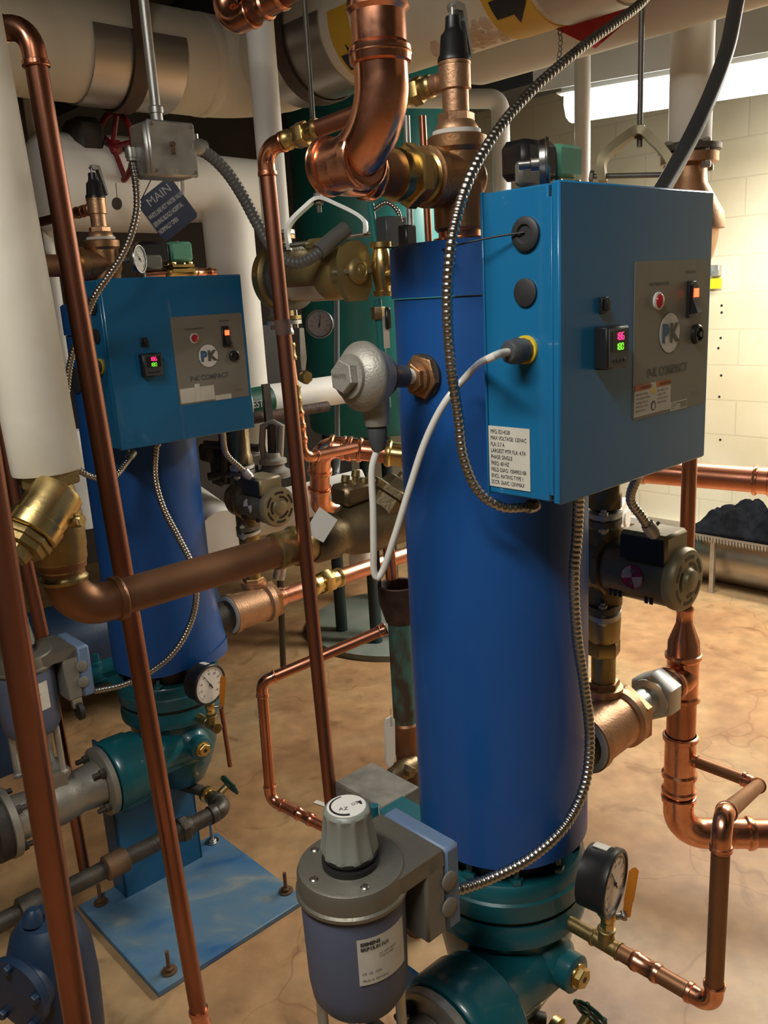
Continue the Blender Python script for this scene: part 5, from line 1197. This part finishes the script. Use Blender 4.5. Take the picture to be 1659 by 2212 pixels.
rg_ = (P(395, 415, 2.6)-P(325, 470, 2.6)).normalized(); up_ = (Vector(rg_).cross(Vector((0, 1, 0)))*-1).normalized()
if up_.z < 0: up_ = -up_
sw_, shh = px(47, sc_), px(50, sc_)
pl = part('plate', MB().prism(rrect(sw_, shh, .012), sc_, rg_, up_, rg_.cross(up_)*-.003), 'sign_blue', sg)
fz = sc_+rg_.cross(up_)*.0006
text('MAIN', .033, fz-rg_*.036+up_*.032, rg_, up_, 'ink_white', pl, th=.001)
text('WHITE LINE HOT WATER VALVE\nSERVING BLDG.D HOSPITAL\nNORMALLY OPEN', .0175, fz-rg_*sw_*.93+up_*.004, rg_, up_, 'ink_white', pl, th=.001, sx=.47, sp=1.35, bold=.0005)
part('string', MB().cyl(sc_+up_*shh*.9-rg_*sw_*.8, P(330, 380, 2.6), .0015, 6), 'ink', sg)
vpipe(88, 400, 3.0, 22, 'slim beige vertical pipe behind the tall copper drop pipe', z0=P(160, 800, 3.0).z, m='white_pipe')
# clutter between far boiler and thin pipe
dl = P(556, 868, 3.0)
dmp = thing('labelled_pipe', 'white horizontal pipe with green DOMESTIC marker right of the left cabinet', 'insulated pipe', dl)
rl_ = px(34, dl); part('jacket', MB().cyl(dl-U*.3, dl+U*.55, rl_, 28), 'white_pipe', dmp)
mk_ = part('marker', cylpatch(on(dl, U, x=530), U, rl_, math.radians(-75), math.radians(35), 0, (on(dl, U, x=577)-on(dl, U, x=530)).length, -V, 12, .001), 'green_marker', dmp)
text('DOMESTIC', .036, on(dl, U, x=575)-V*(rl_+.002)-Z*.012-U*.165, U, Z, 'ink_white', mk_, sx=.80)
part('support_bar', MB().box(P(578, 878, 2.88), U*.014, V*.006, Z*.075), 'iron', dmp)
dbr = thing('iron_pipe', 'dark brown iron pipe crossing below the white DOMESTIC pipe', 'pipe', P(560, 905, 2.95)); c_ = P(560, 902, 2.9)
part('pipe', MB().cyl(c_-U*.3, c_+U*.3, px(12, c_), 20), 'rust_dark', dbr)
gy = thing('gate_valve', 'grey cast gate valve with open yoke, left of the thin tall copper pipe', 'valve', P(590, 1030, 2.75))
gq = lambda x, y: P(x, y, 2.75)
mb = MB().tube([gq(572, 1000), gq(566, 960), gq(568, 920), gq(590, 912), gq(608, 920), gq(606, 960), gq(604, 1000)], .011, 10)
mb.lathe(gq(590, 1000), Z, [(0, .045), (.012, .045), (.02, .03), (.035, .028)], 24); part('yoke', mb, 'cast', gy)
part('stem', MB().cyl(gq(588, 990), gq(586, 915), .014, 12), 'iron', gy); part('bonnet', MB().lathe(gq(592, 1030), Z, [(0, .055), (.02, .055), (.03, .04), (.045, .035)], 24), 'dirty_grey', gy)
for dx in (-10, 10): part('gland_bolt', MB().lathe(gq(592+dx, 1002), Z, [(0, .012), (.018, .014), (.026, .006)], 12), 'steel', gy)
# pile of dark iron fittings seen under the left cabinet corner
hi_p = thing('pipe_manifold', 'cluttered dark iron manifold behind the far circulator pump', 'pipe', P(490, 1000, 2.9))
for (x, y, w_, h_) in ((465, 975, .05, .03), (478, 1005, .03, .07), (500, 985, .03, .10), (520, 1000, .025, .09), (542, 1010, .03, .05)):
    part('flange_block', MB().box(P(x, y, 2.9), U*w_, V*.03, Z*h_, .008), 'iron', hi_p)
for (x0, y0, x1, y1) in ((440, 960, 560, 968), (450, 1030, 560, 1012), (486, 940, 484, 1040), (512, 940, 508, 1040)): part('pipe', MB().cyl(P(x0, y0, 2.86), P(x1, y1, 2.86), .014, 12), 'iron', hi_p)
part('red_handle', MB().prism([(-.008, .04), (.008, .04), (.016, -.035), (-.002, -.04)], P(482, 962, 2.84), U, Z, V*.01), 'red', hi_p)
stub = drop('bright copper stub beside the left cabinet lower corner', [P(520, 930, 2.7), P(532, 985, 2.7)], px(9, P(520, 950, 2.7)), 'copper_fit')
# white jacketed equipment in the middle distance
def jcyl(label, p0, p1, r, name='insulated_pipe', m='white_pipe', cat='insulated pipe'):
    o = link(name, MB().lathe(p0, p1-p0, [(0, r*.6), (.0, r*.97), (.01, r), ((p1-p0).length-.01, r), ((p1-p0).length, r*.97), ((p1-p0).length, r*.6)], 36), m); return tag(o, label, cat)
jcyl('fat white jacketed pipe between the far boiler and its pump', P(400, 1100, 3.0), P(478, 1160, 2.8), .10)
jcyl('white jacketed pipe passing behind the thin pipe at pump height', P(470, 1135, 3.0), P(790, 1055, 3.1), .075)
jcyl('white pipe drop behind the labelled white pipe', P(548, 900, 3.25), P(548, 1040, 3.25), px(36, P(548, 1000, 3.25)))
jcyl('short white pipe drop hanging right of the big bronze valve', P(776, 1070, 3.1), P(780, 1222, 3.1), .045)
lg2 = link('floor_stand', MB().cyl(P(604, 1200, 3.2), flo(612, 1447), .014, 12), 'iron'); tag(lg2, 'thin dark steel prop standing on the floor behind the thin copper pipe', 'stand')
lg3 = link('wet_pipe', MB().cyl(P(612, 1190, 2.7), P(602, 1250, 2.7), .02, 12), 'galv'); tag(lg3, 'short pale pipe below the brass adapter of the big brown pipe', 'pipe')
# dark block behind thin pipe: breaker panel
bpn = thing('breaker_panel', 'dark panel on the far wall right of the left cabinet', 'electrical box', P(580, 830, 3.8)); part('panel_box', MB().box(P(582, 770, 3.8), U*.09, V*.04, Z*.14, .004), 'black', bpn)

# ================================================================ RIGHT SIDE
wr = P(1497, 60, 2.45)
fl_c = on(wr, Z, y=335)
o = link('white_pipe', MB().cyl(fl_c+Z*.03, Vector((wr.x, wr.y, 3.1)), px(46, wr), 36), 'white_pipe'); tag(o, 'bright white vertical pipe at upper right ending in a bronze flange', 'insulated pipe')
pm3 = thing('inline_pump', 'bronze pump body under the bright white pipe, behind the near cabinet', 'pump', fl_c-Z*.35)
Rf = px(66, fl_c)
part('upper_flange', MB().lathe(fl_c+Z*.008, Z, [(0, Rf), (.014, Rf)], 32), 'iron_grey', pm3)
part('lower_flange', MB().lathe(fl_c-Z*.022, Z, [(0, Rf*.92), (.024, Rf*.92)], 32), 'bronze_pink', pm3)
for an in (20, 110, 200, 290):
    q = fl_c+Vector((math.cos(math.radians(an)), math.sin(math.radians(an)), 0))*Rf*.82; part('flange_bolt', MB().hexnut(q-Z*.04, Z, .015, .013).cyl(q-Z*.04, q+Z*.034, .007, 10).hexnut(q+Z*.02, Z, .012, .012), 'galv', pm3)
part('neck', MB().lathe(fl_c-Z*.022, -Z, [(0, Rf*.55), (.05, Rf*.6), (.13, Rf*1.15), (.17, Rf*1.2)], 32), 'bronze_pink', pm3)
vq = fl_c-Z*.19; part('volute', MB().lathe(vq+V*.06, -V, [(0, Rf*.5), (.02, Rf*1.25), (.10, Rf*1.28), (.12, Rf*.8)], 40), 'bronze_pink', pm3)
part('motor', MB().lathe(vq+V*.06, V, [(0, .09), (.22, .09), (.24, .06)], 36), 'motor_brown', pm3)
yk2 = yoke(P(1382, 287, 2.1), P(1302, 345, 2.1), P(1448, 350, 2.05), .085, 'pale clevis hanger above the near cabinet, on a rod', P(1380, -30, 2.1).z, wd=.034, m='motor_tan', th_=.009)
# copper horizontal pipe behind the riser
ch_ = thing('copper_pipe', 'horizontal copper pipe with press fitting crossing behind the riser at right', 'pipe', P(1500, 1030, 2.75)); r_ = px(27, P(1500, 1030, 2.75)); h0, h1 = P(1395, 1018, 2.85), P(1740, 1045, 2.6)
part('pipe', MB().cyl(h0, h1, r_, 28), 'copper', ch_); coupling(ch_, P(1648, 1038, 2.667), h1-h0, r_, .06); part('end_fitting', MB().lathe(h0, h0-h1, [(0, r_*1.1), (.03, r_*1.1), (.05, r_*.7), (.09, r_*.65)], 24), 'bronze', ch_)
# the wall that runs along V
UW = 4.78
def onwall(x, y, uw=UW): return hit(x, y, U, uw)
a_ = onwall(1560, 1240, 4.45); g0 = a_.z
dk = thing('floor_duct', 'dull silver round duct lying along the foot of the block wall', 'duct', Vector((a_.x, a_.y, 0)))
ctr = lambda v: U*4.56+V*v+Z*.15
va = a_.dot(V)
part('duct_shell', MB().cyl(ctr(va-2.2), ctr(va+.55), .15, 32), 'alu', dk)
a2 = onwall(1580, 1165, 4.32)
sf = thing('grate_shelf', 'perforated metal shelf holding black cloth, above the silver duct', 'shelf', Vector((a2.x, a2.y, 0)))
zt_ = a2.z
part('shelf_top', MB().box(U*4.5+V*(va-.65)+Z*zt_, U*.20, V*.80, Z*.006), 'alu', sf)
mb = MB()
for i in range(90): mb.box(U*4.30+V*(va+.13-i*.017)+Z*(zt_-.016), U*.006, (V*.004+Z*.007), Z*.010)
o = part('serrated_edge', mb, 'galv', sf)
for s in (.0, -.8, -1.4): part('leg', MB().box(U*4.33+V*(va+s)+Z*zt_/2, U*.012, V*.012, Z*zt_/2), 'galv', sf)
# cloth heap
ck = onwall(1615, 1120, 4.45); mb = MB(); n = 40; m_ = 22
cb_ = U*4.46+V*(ck.dot(V)-.02)+Z*(zt_+.008)
vs = []; random.seed(3)
hum = [(random.uniform(-.30, .22), random.uniform(-.10, .10), random.uniform(.05, .10), random.uniform(.05, .12)) for _ in range(16)]
for i in range(n+1):
    for j in range(m_+1):
        a = -.34+.66*i/n; b = -.15+.30*j/m_; h = 0
        for (x, y, r, k) in hum: h = max(h, k*math.exp(-((a-x)**2+(b-y)**2)/(r*r)))
        e = min(1, 6*min(i/n, 1-i/n, j/m_, 1-j/m_)); h = (h+.012*math.sin(31*a+7*math.sin(19*b))+.012)*e
        vs.append(cb_+V*a+U*b+Z*max(0, h)*1.25)
fs = [(i*(m_+1)+j, i*(m_+1)+j+1, (i+1)*(m_+1)+j+1, (i+1)*(m_+1)+j) for i in range(n) for j in range(m_)]
o = link('work_cloth', MB().add(vs, fs), 'cloth'); md = o.modifiers.new('s', 'SOLIDIFY'); md.thickness = .006; tag(o, 'crumpled black cloth lying on the perforated shelf', 'cloth')
wpp = thing('white_drum', 'small white jacketed cylinder end behind the near pump conduit', 'insulated pipe', P(1345, 1150, 2.9)); q = P(1350, 1118, 2.9)
part('jacket', MB().lathe(q, -V+U*.3, [(-.2, .07), (0, .07), (.004, .066), (.004, .03), (.01, .03), (.01, .001)], 32), 'white_pipe', wpp)
wsp = struct('trim_2', MB().box(U*(UW-.02)+V*(va-.2)+Z*onwall(1520, 1145).z, U*.03, V*1.6, Z*.02), 'white')
# small marks on the wall
wl_ = None
# ================================================================ ROOM SHELL
def slab(name, c, ex, ey, ez, m): return struct(name, MB().box(c, ex, ey, ez), m)
U0, U1, V0, V1, ZC = -3.0, UW, -3.2, 5.6, 3.12
fl = MB().box(U*((U0+U1)/2)+V*((V0+V1)/2)-Z*.05, U*((U1-U0)/2+.2), V*((V1-V0)/2+.2), Z*.05); struct('floor', fl, 'floor')
slab('ceiling', U*((U0+U1)/2)+V*((V0+V1)/2)+Z*(ZC+.05), U*((U1-U0)/2+.2), V*((V1-V0)/2+.2), Z*.05, 'ceiling')
def wall(name, c, along, half, m):
    # object axes follow the wall so that the block courses run true
    n = Z.cross(along); me_c = MB().box((0, 0, ZC/2), (half, 0, 0), (0, .06, 0), (0, 0, ZC/2)); me = bpy.data.meshes.new(name); me.from_pydata(me_c.v, [], me_c.f); me.materials.append(M[m])
    bm = bmesh.new(); bm.from_mesh(me); bmesh.ops.recalc_face_normals(bm, faces=bm.faces); bm.to_mesh(me); bm.free()
    o = bpy.data.objects.new(name, me); col.objects.link(o); mt = Matrix((along, n, Z)).transposed().to_4x4(); mt.translation = c; o.matrix_world = mt; o['kind'] = 'structure'; return o
wr_ = wall('wall_right', U*(U1+.06)+V*((V0+V1)/2), V, (V1-V0)/2+.1, 'block')
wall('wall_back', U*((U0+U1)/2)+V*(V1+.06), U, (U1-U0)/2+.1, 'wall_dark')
wall('wall_left', U*(U0-.06)+V*((V0+V1)/2), V, (V1-V0)/2+.1, 'wall_grey')
wall('wall_front', U*((U0+U1)/2)+V*(V0-.06), U, (U1-U0)/2+.1, 'wall_grey')
for (x, y) in ((1559, 660), (1559, 675), (1557, 730), (1552, 752), (1558, 811), (1554, 857), (1556, 950)):
    c = onwall(x, y); h = link('anchor_hole', MB().cyl(c-U*.0015, c+U*.002, .007, 12), 'ink'); h['kind'] = 'structure'; h.name = 'trim_%d' % (y//10)
ob = thing('outlet_tag', 'yellow tag on a small grey wall box at the right edge of the near cabinet', 'tag', onwall(1550, 625)); c = onwall(1549, 612)-U*.02
part('yellow_plate', MB().box(c-U*.004, U*.003, V*.035, Z*.028), 'tag_yellow', ob); part('wall_box', MB().box(c+Z*.07, U*.02, V*.025, Z*.03, .003), 'galv', ob)
# ceiling beams along V and ducts
for k, (uu, zz_, w_, h_) in enumerate(((4.35, 2.93, .16, .15), (2.6, 2.98, .12, .12), (1.2, 3.0, .08, .1))):
    slab('trim_%d' % (k+3), U*uu+V*((V0+V1)/2)+Z*zz_, U*w_, V*((V1-V0)/2), Z*h_, 'deck_grey')

rf_ = link('warning_flag', MB().prism([(0, 0), (.20, .085), (.205, .02), (.10, -.055)], P(1196, 60, 2.3), (-V*.8+U*.6).normalized(), Z, V*.002), 'flag_red'); tag(rf_, 'red cloth flag hanging below the metal shield of the big main', 'flag')
mb = MB()
for i, c in enumerate(spline([P(1209, 58, 2.28), P(1211, 95, 2.28), P(1206, 132, 2.28)], .012)): mb.torus(c, U if i % 2 else V, .006, .0014, 10, 5)
o = link('hanging_chain', mb, 'rod'); tag(o, 'thin hanging chain in front of the white overhead pipe', 'chain')
ya, yb = P(1190, 118, 3.1), P(1446, 46, 2.75)
yt = thing('cable_tray', 'narrow overhead tray with yellow edge marked by dark dashes', 'cable tray', yb); dy = (yb-ya).normalized(); ly = (yb-ya).length
part('tray_edge', MB().box((ya+yb)/2, dy*ly/2, dy.cross(Z)*.03, Z*.012), 'yellow_band', yt); mb = MB()
for i in range(9): mb.box(ya+dy*(ly*(.1+i*.1))-dy.cross(Z)*.0308, dy*ly*.018, dy.cross(Z)*.0006, Z*.006)
part('dashes', mb, 'ink', yt)
jb_ = thing('small_box', 'small grey electrical box behind the near relief valve outlet', 'electrical box', P(904, 200, 2.4)); part('box_body', MB().box(P(904, 184, 2.4), U*.02, V*.02, Z*.018, .003), 'galv', jb_)
jcyl('pale wrapped pipe stub left of the far boiler, behind the strainer', P(158, 930, 2.75), P(190, 1138, 2.75), px(24, P(180, 1050, 2.75)))
# pale ledge of the beam, lit from below by the lamp
# ================================================================ FLUORESCENT FIXTURES
def fixture(a, b, label, w=.15, h=.06, hood=False):
    d = (b-a); l = d.length; d.normalize(); s = Z.cross(d).normalized(); c = (a+b)/2
    t = thing('fluorescent_fixture', label, 'ceiling light', c-Z*.06, 'fluorescent fixtures')
    mb = MB().box(c+Z*(h+.03), d*(l/2+.02), s*(w*.72), Z*.025, .004)
    for k in (-1, 1): mb.box(c+Z*(h*.9)+s*k*w*1.02, d*(l/2+.02), s*w*.34, Z*.003)
    part('housing', mb, 'white', t)
    if hood: part('hood', MB().box(c+s*(-w*1.9)+Z*(h+.105), d*(l/2+.10), s*.004, Z*.105), 'white', t); part('hood_rim', MB().box(c+s*(-w*1.9-.012)+Z*(h+.215), d*(l/2+.11), s*.016, Z*.006), 'white', t)
    mb = MB().prism([(-w*.95, h*.9), (-w, h*.2), (-w*.7, -h*.55), (-w*.2, -h*.75), (w*.2, -h*.75), (w*.7, -h*.55), (w, h*.2), (w*.95, h*.9)], a, s, Z, d*l); part('diffuser', mb, 'tube_light', t)
    for k in (-1, 1):
        e = c+d*k*(l/2-.25); part('hanger_rod', MB().cyl(e+Z*h, Vector((e.x, e.y, ZC)), .004, 8), 'rod', t)
    return t
f1a, f1b = P(1233, 240, 3.95), P(1730, 152, 3.5); f1b.z = f1a.z
fx1 = fixture(f1a, f1b, 'glaring fluorescent fixture hanging at upper right before the block wall', w=.095, h=.06, hood=True)
f2a = Vector((-.97, .61, 2.9)); fx2 = fixture(f2a, f2a+V*-1.25, 'fluorescent fixture overhead, close to the viewpoint')
f5a = W(4.1, 1.45, 2.72); fx5 = fixture(f5a, f5a-V*1.25, 'unseen fluorescent fixture added far right of the riser to brighten floor and wall')  # out-of-view fixture added to brighten the right floor and block wall
def area(c, sx_, sy_, e, rot=0, colr=(1, .945, .85), spread=pi):
    ld = bpy.data.lights.new('lamp_glow', 'AREA'); ld.shape = 'RECTANGLE'; ld.size = sx_; ld.size_y = sy_; ld.energy = e; ld.color = colr; ld.spread = spread
    o = bpy.data.objects.new('lamp_glow', ld); col.objects.link(o); o.location = c; o.rotation_euler = (0, 0, rot); return o
va_ = math.atan2(V.y, V.x)
area(f5a-V*.62-Z*.10, 1.2, .25, 80, va_)  # light of the added fixture on the right
area((f1a+f1b)/2-Z*.10, 1.1, .2, 60, math.atan2((f1b-f1a).y, (f1b-f1a).x))
area(f2a-V*.62-Z*.10, 1.2, .25, 40, va_)
w = bpy.data.worlds.new('world'); scn.world = w; w.use_nodes = True; w.node_tree.nodes['Background'].inputs[0].default_value = (.5, .45, .4, 1); w.node_tree.nodes['Background'].inputs[1].default_value = .02
scn.view_settings.view_transform = 'Standard'; scn.view_settings.look = 'None'; scn.view_settings.gamma = 1; scn.view_settings.exposure = 0
scn.view_settings.use_curve_mapping = False
